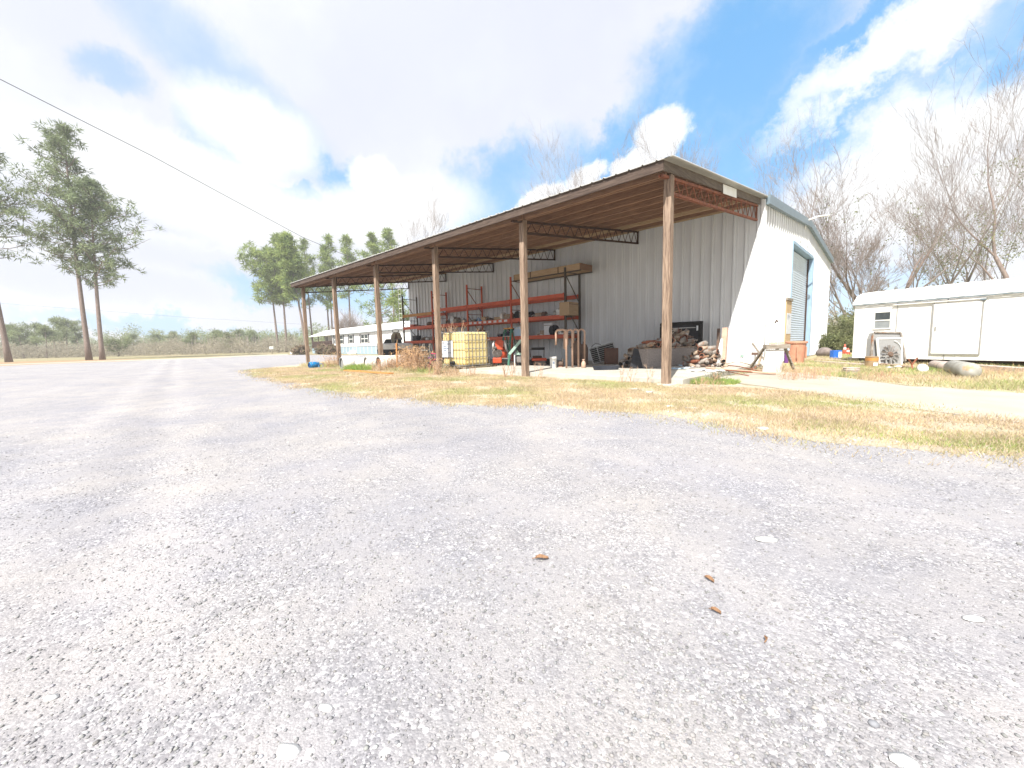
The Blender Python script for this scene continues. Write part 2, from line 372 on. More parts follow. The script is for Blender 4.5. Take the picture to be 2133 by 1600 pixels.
# ------------------------------------------------------------------ the ground
def gravel_material():
    m = bpy.data.materials.new('gravel'); m.use_nodes = True; t = m.node_tree; b = t.nodes['Principled BSDF']; l = t.links.new
    tcn = N(t, 'ShaderNodeTexCoord').outputs['Object']
    def vor(s): n = N(t, 'ShaderNodeTexVoronoi'); n.inputs['Scale'].default_value = s; n.inputs['Randomness'].default_value = 1; l(tcn, n.inputs['Vector']); return n
    def noi(s, d=6, r=.6): n = N(t, 'ShaderNodeTexNoise'); n.inputs['Scale'].default_value = s; n.inputs['Detail'].default_value = d; n.inputs['Roughness'].default_value = r; l(tcn, n.inputs['Vector']); return n
    def ramp(src, pts):
        n = N(t, 'ShaderNodeValToRGB'); e = n.color_ramp.elements
        while len(e) < len(pts): e.new(.5)
        for i, (p, c) in enumerate(pts): e[i].position = p; e[i].color = (*c, 1)
        l(src, n.inputs[0]); return n.outputs[0]
    def mix(f, a, c, bt='MIX'):
        n = N(t, 'ShaderNodeMix', data_type='RGBA', blend_type=bt)
        for k, v in ((0, f), (6, a), (7, c)):
            if isinstance(v, (int, float)): n.inputs[k].default_value = v
            elif isinstance(v, tuple): n.inputs[k].default_value = (*v, 1)
            else: l(v, n.inputs[k])
        return n.outputs[2]
    v1, v2, v3 = vor(150), vor(85), vor(300)
    def cellval(v):
        s = N(t, 'ShaderNodeSeparateColor'); l(v.outputs['Color'], s.inputs[0]); return s.outputs[0]
    pal = [(0, (.19, .19, .20)), (.3, (.262, .262, .275)), (.62, (.31, .31, .322)), (.86, (.37, .368, .375)), (1, (.58, .58, .58))]
    c1 = ramp(cellval(v1), pal); c2 = ramp(cellval(v2), pal); c3 = ramp(cellval(v3), pal)
    v4, v5 = vor(21), vor(38)
    big = N(t, 'ShaderNodeMapRange'); l(noi(9, 3).outputs[0], big.inputs[0]); big.inputs[1].default_value = .5; big.inputs[2].default_value = .6
    c = mix(big.outputs[0], c1, c2)
    fine = N(t, 'ShaderNodeMapRange'); l(noi(2.3, 6).outputs[0], fine.inputs[0]); fine.inputs[1].default_value = .42; fine.inputs[2].default_value = .62
    sand = mix(.55, c3, (.375, .365, .36))
    c = mix(fine.outputs[0], c, sand)
    def flecks(v, lo, hi, size):
        a = N(t, 'ShaderNodeMath', operation='GREATER_THAN'); l(cellval(v), a.inputs[0]); a.inputs[1].default_value = lo
        b_ = N(t, 'ShaderNodeMath', operation='LESS_THAN'); l(cellval(v), b_.inputs[0]); b_.inputs[1].default_value = hi
        d_ = N(t, 'ShaderNodeMath', operation='LESS_THAN'); l(v.outputs['Distance'], d_.inputs[0]); d_.inputs[1].default_value = size
        m1 = N(t, 'ShaderNodeMath', operation='MULTIPLY'); l(a.outputs[0], m1.inputs[0]); l(b_.outputs[0], m1.inputs[1])
        m2 = N(t, 'ShaderNodeMath', operation='MULTIPLY'); l(m1.outputs[0], m2.inputs[0]); l(d_.outputs[0], m2.inputs[1]); return m2.outputs[0]
    c = mix(flecks(v4, .955, 2, .33), c, (.52, .51, .50))
    c = mix(flecks(v5, .90, 2, .38), c, (.43, .43, .44)); c = mix(flecks(v5, -1, .10, .34), c, (.25, .245, .255))
    # broad tone: pale dusty areas, bluish stone areas, worn wheel ways
    t1 = N(t, 'ShaderNodeMapRange'); l(noi(.8, 7).outputs[0], t1.inputs[0]); t1.inputs[1].default_value = .36; t1.inputs[2].default_value = .66
    c = mix(mix(.5, t1.outputs[0], t1.outputs[0]), mix(1.0, c, (.93, .93, .97), 'MULTIPLY'), mix(1.0, c, (1.10, 1.07, 1.03), 'MULTIPLY'))
    t2 = N(t, 'ShaderNodeMapRange'); l(noi(3.2, 6, .7).outputs[0], t2.inputs[0]); t2.inputs[1].default_value = .60; t2.inputs[2].default_value = .74
    c = mix(t2.outputs[0], c, mix(1.0, c, (.88, .89, .91), 'MULTIPLY'))
    t3 = N(t, 'ShaderNodeMapRange'); l(noi(.22, 3).outputs[0], t3.inputs[0]); t3.inputs[1].default_value = .4; t3.inputs[2].default_value = .66
    c = mix(t3.outputs[0], c, mix(1.0, c, (1.10, 1.09, 1.08), 'MULTIPLY'))
    # worn wheel ways that swing across the lot
    sx = N(t, 'ShaderNodeSeparateXYZ'); l(tcn, sx.inputs[0])
    def m_(op, a, bb=0.):
        n = N(t, 'ShaderNodeMath', operation=op)
        for i, v in enumerate((a, bb)):
            if isinstance(v, (int, float)): n.inputs[i].default_value = v
            else: l(v, n.inputs[i])
        return n.outputs[0]
    dd = m_('ADD', m_('ADD', sx.outputs[1], m_('MULTIPLY', sx.outputs[0], .125)), m_('ADD', m_('MULTIPLY', noi(.5, 3).outputs[0], .9), m_('MULTIPLY', noi(3.5, 4).outputs[0], .25)))
    for off_, wd, colr in ((-8.85, .26, (1.20, 1.19, 1.17)), (-8.35, .22, (.86, .86, .88)), (-7.9, .26, (1.20, 1.19, 1.17)), (-6.2, .3, (1.13, 1.12, 1.10)), (-4.8, .3, (1.12, 1.11, 1.09)), (-10.6, .3, (1.12, 1.11, 1.1)), (-5.5, .4, (.92, .92, .93))):
        mr_ = N(t, 'ShaderNodeMapRange', interpolation_type='SMOOTHSTEP'); l(m_('ABSOLUTE', m_('SUBTRACT', dd, off_)), mr_.inputs[0])
        mr_.inputs[1].default_value = wd*1.3; mr_.inputs[2].default_value = wd*.2; mr_.inputs[3].default_value = 0; mr_.inputs[4].default_value = .4
        c = mix(mr_.outputs[0], c, mix(1.0, c, colr, 'MULTIPLY'))
    c = mix(1.0, c, (.89, .89, .912), 'MULTIPLY')
    l(c, b.inputs['Base Color']); b.inputs['Roughness'].default_value = .92; b.inputs['Specular IOR Level'].default_value = .25
    # relief
    def mm(op, a, bb):
        n = N(t, 'ShaderNodeMath', operation=op)
        for i, v in enumerate((a, bb)):
            if isinstance(v, (int, float)): n.inputs[i].default_value = v
            else: l(v, n.inputs[i])
        return n.outputs[0]
    h = mm('ADD', mm('MULTIPLY', v1.outputs['Distance'], -.8), mm('MULTIPLY', cellval(v1), .5))
    h = mm('ADD', h, mm('MULTIPLY', mm('MULTIPLY', v2.outputs['Distance'], -1.5), big.outputs[0]))
    h = mm('ADD', h, mm('MULTIPLY', noi(300, 2).outputs[0], .35))
    bp = N(t, 'ShaderNodeBump'); bp.inputs['Strength'].default_value = .42; bp.inputs['Distance'].default_value = .007
    l(h, bp.inputs['Height']); l(bp.outputs[0], b.inputs['Normal'])
    MATS['gravel'] = m
gravel_material()
def turf_material(name, cols, s=1.0):
    m = bpy.data.materials.new(name); m.use_nodes = True; t = m.node_tree; b = t.nodes['Principled BSDF']; l = t.links.new
    tcn = N(t, 'ShaderNodeTexCoord').outputs['Object']
    n1 = N(t, 'ShaderNodeTexNoise'); n1.inputs['Scale'].default_value = .9*s; n1.inputs['Detail'].default_value = 8; l(tcn, n1.inputs['Vector'])
    n2 = N(t, 'ShaderNodeTexNoise'); n2.inputs['Scale'].default_value = 45*s; n2.inputs['Detail'].default_value = 6; n2.inputs['Roughness'].default_value = .8; l(tcn, n2.inputs['Vector'])
    r1 = N(t, 'ShaderNodeValToRGB'); e = r1.color_ramp.elements
    while len(e) < len(cols): e.new(.5)
    for i, c in enumerate(cols): e[i].position = .34+.34*i/(len(cols)-1); e[i].color = (*c, 1)
    l(n1.outputs[0], r1.inputs[0])
    mr = N(t, 'ShaderNodeMapRange'); l(n2.outputs[0], mr.inputs[0]); mr.inputs[1].default_value = .3; mr.inputs[2].default_value = .7; mr.inputs[3].default_value = .55; mr.inputs[4].default_value = 1.35
    mx = N(t, 'ShaderNodeVectorMath', operation='SCALE'); l(r1.outputs[0], mx.inputs[0]); l(mr.outputs[0], mx.inputs['Scale'])
    l(mx.outputs[0], b.inputs['Base Color']); b.inputs['Roughness'].default_value = .95
    bp = N(t, 'ShaderNodeBump'); bp.inputs['Strength'].default_value = .8; bp.inputs['Distance'].default_value = .03; l(n2.outputs[0], bp.inputs['Height']); l(bp.outputs[0], b.inputs['Normal'])
    MATS[name] = m
turf_material('turf', [(.40, .38, .25), (.50, .44, .33), (.54, .465, .355), (.50, .42, .33)])
turf_material('yard_turf', [(.34, .36, .18), (.46, .43, .26), (.52, .46, .31), (.42, .41, .23)])
turf_material('straw_litter', [(.30, .20, .12), (.36, .25, .15), (.28, .22, .12)])
turf_material('far_ground', [(.24, .23, .11), (.30, .26, .15), (.33, .27, .17)], .08)

def noise2(x, y, s=1., seed=0):               # cheap smooth value noise for placing things
    x = np.asarray(x)*s+seed*13.7; y = np.asarray(y)*s-seed*7.3
    return (np.sin(x*1.7+1.3*np.sin(y*1.1))+np.sin(y*2.3+1.7*np.sin(x*.9+2))+np.sin((x+y)*3.1+np.sin(x*2.7))*.6+np.sin((x-1.3*y)*5.3)*.35)/2.95
def inside(poly, X, Y):
    X = np.asarray(X); Y = np.asarray(Y); r = np.zeros(X.shape, bool); n = len(poly)
    for i in range(n):
        x0, y0 = poly[i]; x1, y1 = poly[(i+1) % n]
        c = ((y0 > Y) != (y1 > Y)) & (X < (x1-x0)*(Y-y0)/((y1-y0) or 1e-9)+x0); r ^= c
    return r
def sheet(name, poly, z, m, step=.5, rag=.12, seed=1):
    """flat sheet of ground with an edge that wanders"""
    pts = []
    n = len(poly)
    for i in range(n):
        a, b = Vector(poly[i][:2]), Vector(poly[(i+1) % n][:2]); k = max(1, int((b-a).length/step))
        nr = Vector((-(b-a).y, (b-a).x)).normalized()
        for j in range(k):
            p = a+(b-a)*j/k; o = rag*(float(noise2(p.x, p.y, 1.1, seed))+.7*float(noise2(p.x, p.y, 4.3, seed+3))); pts.append(p+nr*o)
    bm = bmesh.new(); vs = [bm.verts.new((p.x, p.y, z)) for p in pts]; es = [bm.edges.new((vs[i], vs[(i+1) % len(vs)])) for i in range(len(vs))]
    bmesh.ops.triangle_fill(bm, use_beauty=True, edges=es, normal=(0, 0, 1))
    bmesh.ops.recalc_face_normals(bm, faces=bm.faces)
    for f in bm.faces:
        if f.normal.z < 0: f.normal_flip()
    lo = [bm.verts.new((p.x, p.y, -.03)) for p in pts]; k = len(pts)
    for i in range(k): bm.faces.new((vs[i], vs[(i+1) % k], lo[(i+1) % k], lo[i]))
    me = bpy.data.meshes.new(name); bm.to_mesh(me); bm.free(); me.materials.append(MATS[m])
    o = bpy.data.objects.new(name, me); col.objects.link(o); return structure(o), [(p.x, p.y) for p in pts]
gp = lambda px, py: tuple(P(px, py, 'z', 0))[:2]
g = MB(); g.add([(-500, -500, -.01), (500, -500, -.01), (500, 500, -.01), (-500, 500, -.01)], [(0, 1, 2, 3)]); structure(g.build('ground', 'far_ground'))
lot = [(60, -70), (14, -3.2), (4.2, -1.6), (-10, -1.3), (-19.5, -1.8), (-22.5, 1.0), (-22.6, 20), gp(855, 744), gp(760, 740), gp(650, 739.5), gp(570, 739), gp(500, 741.5), gp(420, 745.5), gp(320, 749.5), gp(250, 752.5), gp(120, 757), gp(0, 762), (-75, -60), (-60, -90)]
sheet('gravel_lot', lot, 0.0, 'gravel', 1.2, .25, 2)
# the public road along the far side of the lot, seen as a pale strip
rd = [(-30, 762.2), (100, 757.4), (200, 754), (330, 750), (430, 746.8), (520, 742.2), (600, 739.6)]
ru = [(600, 737.4), (520, 740.2), (430, 744.6), (330, 748.0), (200, 752.2), (100, 755.6), (-30, 760.2)]
sheet('straw_ground', [gp(-60, 764), gp(0, 762.5), gp(120, 757.5), gp(250, 753), gp(330, 749.7), gp(330, 747.5), gp(200, 749), gp(0, 754), gp(-60, 757)], .002, 'straw_litter', 3, .4, 4)
road_poly = [gp(*p) for p in rd]+[gp(*p) for p in ru]
sheet('road', road_poly, .008, 'drive_concrete', 4, .1, 4)
SL0, SL1 = -21.6, .32
slab = MB(); slab.prism([(-7.4, .12), (SL1, .12), (SL1, 6.9), (SL0, 6.9), (SL0, 4.9), (-9.2, 4.9), (-9.2, 2.3), (-7.4, 2.3)], -.1, .13); structure(slab.build('concrete_slab', 'concrete', bevel=.012))
crack = [gp(1480, 792), gp(1600, 806), gp(1700, 822), gp(1800, 838), gp(1960, 860), gp(2133, 883), (7.8, -2.6), (14, -4.8), (14, -1.5), (8, .6), gp(2133, 820), gp(1960, 808), gp(1900, 806), gp(1780, 790), gp(1700, 781), gp(1620, 774.5), gp(1560, 778), gp(1500, 786)]
_, drive_poly = sheet('driveway', crack, .010, 'drive_concrete', .35, .05, 5)
strip = [gp(2133, 884), (8, -2.7), (13.5, -4.9), (10, -6.3), gp(2133, 944), gp(2000, 940), gp(1850, 935), gp(1700, 915), gp(1560, 893), gp(1420, 872), gp(1300, 858), gp(1200, 853), gp(1100, 840), gp(960, 846), gp(860, 830), gp(760, 822), gp(640, 806), gp(560, 787), gp(515, 772), gp(560, 766),
         gp(640, 757.5), gp(700, 750), (-20.5, 5.4), (-9.0, 5.4), (-8.8, 2.6), (-7.1, 2.6), (-7.1, .3), (.6, .3), gp(1490, 793), gp(1600, 809), gp(1800, 840), gp(1960, 862)]
_, strip_poly = sheet('grass_strip', strip, .006, 'turf', .25, .16, 6)
yard = [(.5, 7.5), (.4, 3.4), gp(1560, 777), gp(1620, 773.5), gp(1700, 780), gp(1780, 789), gp(1900, 805), gp(1960, 807), gp(2133, 819), (8, .8), (16, -1.5), (60, 20), (60, 80), (-30, 80), (-30, 24), (.5, 23)]
_, yard_poly = sheet('yard_grass', yard, .004, 'yard_turf', .3, .08, 7)

# ---- loose stones lying on the lot (uncountable)
def rock_template(k):
    bm = bmesh.new(); bmesh.ops.create_icosphere(bm, subdivisions=1, radius=1); r = np.random.default_rng(k)
    V = np.array([v.co[:] for v in bm.verts]); F = np.array([[v.index for v in f.verts] for f in bm.faces]); bm.free()
    V = V*(1+r.uniform(-.28, .2, (len(V), 1))); V[:, 2] *= .62; return V, F
def scatter_stones(name, pts, size, tints, label, seed, **kw):
    r = np.random.default_rng(seed); n = len(pts); T = [rock_template(k) for k in range(6)]
    VV, FF, CC = [], [], []; o = 0
    which = r.integers(0, 6, n)
    for k in range(6):
        idx = np.where(which == k)[0]; V, F = T[k]; m = len(idx)
        if not m: continue
        a = r.uniform(0, 2*np.pi, m); ca, sa = np.cos(a), np.sin(a); s = size[idx]
        sx = s*r.uniform(.8, 1.35, m); sy = s*r.uniform(.7, 1.1, m)
        x = V[None, :, 0]*sx[:, None]; y = V[None, :, 1]*sy[:, None]; z = V[None, :, 2]*s[:, None]+s[:, None]*.25
        X = x*ca[:, None]-y*sa[:, None]+pts[idx, 0][:, None]; Y = x*sa[:, None]+y*ca[:, None]+pts[idx, 1][:, None]
        VV.append(np.stack([X, Y, z], -1).reshape(-1, 3)); FF.append((F[None]+np.arange(m)[:, None, None]*len(V)).reshape(-1, 3)+o)
        CC.append(np.repeat(tints[idx], len(V), 0)); o += m*len(V)
    ob = rawmesh(name, np.concatenate(VV), np.concatenate(FF), 'stone', tint=np.concatenate(CC))
    ob['kind'] = 'stuff'; ob['label'] = label; ob['category'] = 'gravel'; return ob
r_ = np.random.default_rng(3)
n = 90000
dist = .55+r_.random(n)**1.55*7.5; ang = r_.uniform(-1.0, 1.0, n)
fwd = np.array([_f[0], _f[1]])/np.hypot(_f[0], _f[1]); sid = np.array([_rt[0], _rt[1]])/np.hypot(_rt[0], _rt[1])
pts = CAM[:2]+dist[:, None]*(fwd*np.cos(ang)[:, None]+sid*np.sin(ang)[:, None])
keep = ~inside(strip_poly, pts[:, 0], pts[:, 1]) & ~inside(drive_poly, pts[:, 0], pts[:, 1]) & (pts[:, 1] < -1)
dens = noise2(pts[:, 0], pts[:, 1], 1.6, 9)
keep &= r_.random(n) < np.clip(.62+.5*dens, .12, 1); pts = pts[keep]; n = len(pts)
size = .0024+r_.random(n)**3*.0045; big = r_.random(n) < .0015; size[big] = r_.uniform(.008, .013, big.sum())
gval = .86*r_.choice([.24, .29, .34, .39, .47, .66], n, p=[.08, .20, .32, .24, .12, .04])*r_.uniform(.9, 1.1, n)
tints = np.stack([gval*r_.uniform(.97, 1.05, n), gval, gval*r_.uniform(.96, 1.1, n)], -1)
scatter_stones('loose_gravel', pts, size, tints, 'loose grey and white stones scattered over the gravel lot', 4)
n = 26000
px_ = CAM[0]+r_.uniform(-22, 6, n); py_ = r_.uniform(-6.8, -1.6, n)
edge_in = inside(strip_poly, px_, py_+.75) & inside(strip_poly, px_+r_.normal(0, .2, n), py_+r_.normal(.1, .2, n))
low = ~inside(strip_poly, px_, py_-.85) & inside(strip_poly, px_, py_)
k = (low & (noise2(px_, py_, 1.9, 6)+.5*noise2(px_, py_, 5.1, 1) > -.05)) | (inside(strip_poly, px_, py_) & (noise2(px_, py_, 1.3, 21) > .62) & (py_ < -2))
pts = np.stack([px_[k], py_[k]], -1); n = len(pts); gv = r_.choice([.34, .42, .52, .66], n)
scatter_stones('scattered_gravel', pts, .006+r_.random(n)**2*.014, np.stack([gv, gv, gv*1.03], -1), 'pale gravel strewn into the lower edge of the grass strip', 8)
# named larger pale stones the photo shows clearly, each a thing
for i, (px, py, s, lab) in enumerate([(1597, 1126, .045, 'flat white stone in the gravel, the widest pale stone in the lot'), (598, 1568, .028, 'long white stone in the gravel near the bottom edge of the photo'),
        (708, 1172, .016, 'small white stone in the gravel left of the brown leaf'), (677, 1476, .019, 'round white stone in the gravel above the long white stone'), (106, 1455, .017, 'white stone low on the left side of the gravel lot'),
        (2025, 1290, .03, 'pale flat stone on the far right of the gravel lot'), (1040, 1162, .014, 'small white pebble just left of the large brown leaf'), (1045, 1578, .018, 'pale round stone at the bottom edge near the middle'),
        (1880, 1585, .026, 'grey white stone at the bottom edge towards the right'), (1490, 1158, .018, 'white stone left of the widest pale stone'), (570, 1232, .014, 'tiny bright pebble left of centre in the gravel')]):
    V, F = rock_template(20+i); V = V*np.array([s*1.4, s*.8, s*.42]); b = P(px, py, 'z', 0)
    o = rawmesh('white_stone', V, F, 'white_paint', smooth=True); tag(o, lab, 'stone', 'pale stones lying in the gravel', (b.x, b.y, s*.12), FACE+random.uniform(-.3, .3))

# ---- fallen leaves
def leaf(px, py, L_, lab, rz, grp='brown leaves lying on the gravel'):
    b = P(px, py, 'z', 0); me = MB(); n = 9
    for k in range(n):
        t = k/(n-1); w = L_*.2*math.sin(math.pi*min(1, t*1.02))**.7*(1+.25*(k % 2)); z = .006+.014*math.sin(t*5)*(L_/.1)*.5
        me.v += [(L_*(t-.5), -w, z+.008), (L_*(t-.5), 0, z), (L_*(t-.5), w, z+.01)]
    for k in range(n-1):
        a = 3*k; me.f += [(a, a+3, a+4, a+1), (a+1, a+4, a+5, a+2)]
    t = thing('fallen_leaf', lab, 'leaf', (b.x, b.y, .004), rz, grp)
    o = me.build('blade', 'leaf_brown', t); so = o.modifiers.new('s', 'SOLIDIFY'); so.thickness = .0015
    MB().tube([(-L_*.5, 0, .012), (-L_*.75, .006, .004)], .0018, 5).build('stalk', 'leaf_brown', t)
leaf(1129, 1167, .06, 'curled brown leaf, the largest one on the gravel', FACE+.1)
leaf(1478, 1212, .038, 'brown leaf lying aslant, the upper of two right of centre', FACE-1.0)
leaf(1491, 1279, .033, 'brown leaf lying aslant, the lower of two right of centre', FACE-.7)
leaf(1595, 1338, .018, 'small orange leaf scrap right of the other leaves', FACE+1.2)

# ---- short grass blades
def blades(name, poly, n, hmin, hmax, label, seed, green=.35, cx=None, wmul=1., kill=None, jit=.1):
    r = np.random.default_rng(seed); xs = [p[0] for p in poly]; ys = [p[1] for p in poly]
    # denser where nearer the camera
    X, Y = [], []; got = 0
    x0, x1, y0, y1 = cx or (min(xs), max(xs), min(ys), max(ys))
    while got < n:
        a = r.uniform(x0, x1, n); b = r.uniform(y0, y1, n); d = np.hypot(a-CAM[0], b-CAM[1])
        k = inside(poly, a+r.normal(0, jit, n), b+r.normal(0, jit, n)) & (r.random(n) < np.clip(8/d, .12, 1)**1.3) & (r.random(n) < np.clip(.6+.8*noise2(a, b, 2.1, 5)+.3*noise2(a, b, 6.3, 2), .06, 1))
        if kill is not None: k &= ~kill(a, b)
        X.append(a[k]); Y.append(b[k]); got += k.sum()
    X = np.concatenate(X)[:n]; Y = np.concatenate(Y)[:n]; d = np.hypot(X-CAM[0], Y-CAM[1])
    h = r.uniform(hmin, hmax, n)*(1+.3*noise2(X, Y, 1.3, 2)); w = (.0018+.0005*d)*wmul; a = r.uniform(0, np.pi, n)
    lx, ly = r.normal(0, .55, n)*h, r.normal(0, .55, n)*h
    V = np.empty((n, 3, 3)); V[:, 0] = np.stack([X-w*np.cos(a), Y-w*np.sin(a), np.full(n, .003)], -1); V[:, 1] = np.stack([X+w*np.cos(a), Y+w*np.sin(a), np.full(n, .003)], -1)
    V[:, 2] = np.stack([X+lx, Y+ly, h], -1)
    gmask = np.clip(green+.55*noise2(X, Y, .9, 8)+r.normal(0, .16, n), 0, 1)[:, None]
    k_ = r.uniform(.8, 1.2, n); straw = np.stack([.66*k_, .535*k_, r.uniform(.32, .43, n)*k_], -1); gr = np.stack([r.uniform(.28, .40, n), r.uniform(.40, .54, n), r.uniform(.09, .15, n)], -1)
    tint = np.repeat(straw*(1-gmask)+gr*gmask, 3, 0)
    o = rawmesh(name, V.reshape(-1, 3), np.arange(3*n).reshape(-1, 3), 'blade', tint=tint)
    o['kind'] = 'stuff'; o['label'] = label; o['category'] = 'grass'; return o
blades('dry_grass', strip_poly, 290000, .02, .06, 'short straw coloured grass with green patches in front of the shed', 11, green=.03, jit=.26, cx=(-19.5, 9.5, -6.5, 1.2), kill=lambda a, b: (b > .1) & (a > -7.4))
blades('shed_grass', strip_poly, 24000, .05, .22, 'longer dry grass growing under the far end of the lean-to', 12, green=.25, cx=(-21, -7.5, -.6, 4.8), kill=lambda a, b: (a > -9.3) & (b > 2.2))
blades('yard_blades', yard_poly, 120000, .03, .13, 'yellow green grass in the yard behind the driveway', 13, green=.22, cx=(.3, 16, .3, 24), kill=lambda a, b: (a < .7) & (b > 6.5))
def tuftpatch(name, px, py, rad, n, h, label, seed, green):
    b = P(px, py, 'z', 0); poly = [(b.x+rad*math.cos(t)*1.6, b.y+rad*math.sin(t)*.8) for t in np.linspace(0, 6.28, 14)[:-1]]
    blades(name, poly, n, h*.4, h, label, seed, green=green)
tuftpatch('green_grass', 1450, 796, .55, 5000, .13, 'bright green grass clump at the corner of the concrete slab', 14, 1.0)
tuftpatch('green_grass', 1960, 775, .45, 2500, .16, 'bright green grass beside the white post cap in the yard', 15, 1.0)
tuftpatch('green_grass', 2060, 760, .9, 2500, .2, 'green grass along the foot of the white trailer', 17, .95)
tuftpatch('green_grass', 742, 772, .55, 1600, .3, 'green grass tuft in front of the white drums', 16, .9)
tuftpatch('green_grass', 1880, 905, .6, 4000, .05, 'low green patch near the right end of the grass strip', 18, .75)
# ------------------------------------------------------------------ the steel building
WX0, WX1, WY0, WY1, EAVE, RIDGE = -21.1, .19, 6.92, 22.48, 5.50, 6.14
bld = thing('metal_building', 'white ribbed metal building with a blue grey roof edge and a roll up door', 'building', (0, 0, 0))
def ribbed(a, b, z0, z1, pitch=.355, depth=.042, groove=.03, nrm=(0, -1), holes=(), topf=None):
    """ribbed sheet from a to b (xy), standing, ribs towards nrm; holes are (s0, s1, ztop)"""
    a, b = Vector(a), Vector(b); Lh = (b-a).length; d = (b-a)/Lh; nv = Vector(nrm)
    s = 0.; prof = []
    while s < Lh:
        prof += [(s, 0), (s+pitch*.44, 0), (s+pitch*.445, -groove), (s+pitch*.495, -groove), (s+pitch*.5, depth), (s+pitch*.62, depth), (s+pitch*.66, 0)]
        s += pitch
        prof += [(s-pitch*.16, 0), (s-pitch*.14, depth*.22), (s-pitch*.10, depth*.22), (s-pitch*.08, 0)]
    cuts = sorted(h for hh in holes for h in hh[:2])
    pts = sorted(set([(round(min(q, Lh), 4), e) for q, e in prof]+[(c, 0) for c in cuts]), key=lambda q: q[0])
    mb = MB()
    for (s0, e0), (s1, e1) in zip(pts[:-1], pts[1:]):
        if s1-s0 < 1e-5: continue
        zb0 = zb1 = z0; mid = (s0+s1)/2
        for h in holes:
            if h[0]-1e-6 <= mid <= h[1]+1e-6: zb0 = zb1 = h[2]
        p0, p1 = a+d*s0+nv*e0, a+d*s1+nv*e1
        t0 = topf(s0) if topf else z1; t1 = topf(s1) if topf else z1
        mb.add([(p0.x, p0.y, zb0), (p1.x, p1.y, zb1), (p1.x, p1.y, t1), (p0.x, p0.y, t0)], [(0, 1, 2, 3)])
    return mb
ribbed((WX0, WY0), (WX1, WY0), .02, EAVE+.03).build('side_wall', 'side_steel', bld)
gh = lambda s: EAVE+(RIDGE-EAVE)*(1-abs(s-(WY1-WY0)/2)/((WY1-WY0)/2))
DY0, DY1, DZ = 11.65, 16.6, 4.87
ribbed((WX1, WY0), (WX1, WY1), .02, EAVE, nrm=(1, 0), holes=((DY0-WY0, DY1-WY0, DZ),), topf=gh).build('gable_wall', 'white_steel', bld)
bk = MB(); bk.box((WX0+.01, WY0+.06, .02), (WX0+.06, WY1, EAVE)); bk.box((WX0+.1, WY1-.06, .02), (WX1-.05, WY1, EAVE)); bk.build('back_wall', 'white_steel', bld)
cn = MB(); cn.box((WX1-.06, WY0-.045, .02), (WX1+.045, WY0+.05, EAVE-.02)); cn.build('corner_trim', 'white_steel', bld)
MB().box((WX1-.04, WY1-.05, .02), (WX1+.045, WY1+.03, EAVE-.05)).build('corner_trim', 'white_steel', bld)
rf = MB(); ym = (WY0+WY1)/2
for ya, za, yb, zb in ((WY0-.05, EAVE+.05, ym, RIDGE+.07), (ym, RIDGE+.07, WY1+.1, EAVE+.05)):
    rf.add([(WX0-.1, ya, za), (WX1+.10, ya, za), (WX1+.10, yb, zb), (WX0-.1, yb, zb), (WX0-.1, ya, za-.03), (WX1+.10, ya, za-.03), (WX1+.10, yb, zb-.03), (WX0-.1, yb, zb-.03)],
           [(0, 1, 2, 3), (7, 6, 5, 4), (0, 4, 5, 1), (1, 5, 6, 2), (2, 6, 7, 3), (3, 7, 4, 0)])
rf.build('roof', 'roof_steel', bld)
tr_ = MB()
for ya, za, yb, zb in ((WY0+.05, EAVE+.04, ym, RIDGE+.06), (ym, RIDGE+.06, WY1+.12, EAVE+.04)):
    for (x0, x1, up_, dn) in ((WX1+.03, WX1+.17, .07, -.22),):
        tr_.add([(x0, ya, za+up_), (x1, ya, za+up_), (x1, yb, zb+up_), (x0, yb, zb+up_), (x0, ya, za+dn), (x1, ya, za+dn), (x1, yb, zb+dn), (x0, yb, zb+dn)],
            [(0, 1, 2, 3), (7, 6, 5, 4), (0, 4, 5, 1), (1, 5, 6, 2), (2, 6, 7, 3), (3, 7, 4, 0)])
tr_.build('rake_trim', 'trim_steel', bld)
# door recess, frame, curtain
fr = MB(); XR = WX1-.24
fr.box((XR, DY0-.02, .02), (WX1+.045, DY0+.05, DZ)); fr.box((XR, DY1-.05, .02), (WX1+.045, DY1+.16, DZ)); fr.box((XR, DY0+.05, DZ-.06), (WX1+.045, DY1-.05, DZ+.07))
fr.build('door_frame', 'blue_steel', bld)
dm = MB(); z = .05; i = 0
while z < DZ-.1:                                        # curved slats of the curtain
    h = .105
    dm.add([(XR+.02, DY0+.05, z), (XR+.02, DY1-.1, z), (XR+.045, DY1-.1, z+h*.35), (XR+.045, DY0+.05, z+h*.35), (XR+.04, DY1-.1, z+h*.75), (XR+.04, DY0+.05, z+h*.75), (XR+.012, DY1-.1, z+h), (XR+.012, DY0+.05, z+h)],
           [(0, 1, 2, 3), (3, 2, 4, 5), (5, 4, 6, 7)]); z += h
door = dm.build('roll_up_door', 'door_steel', bld)
MB().box((XR+.0, DY1-.1, .05), (XR+.1, DY1-.05, DZ-.06)).build('door_track', 'dark_iron', door)
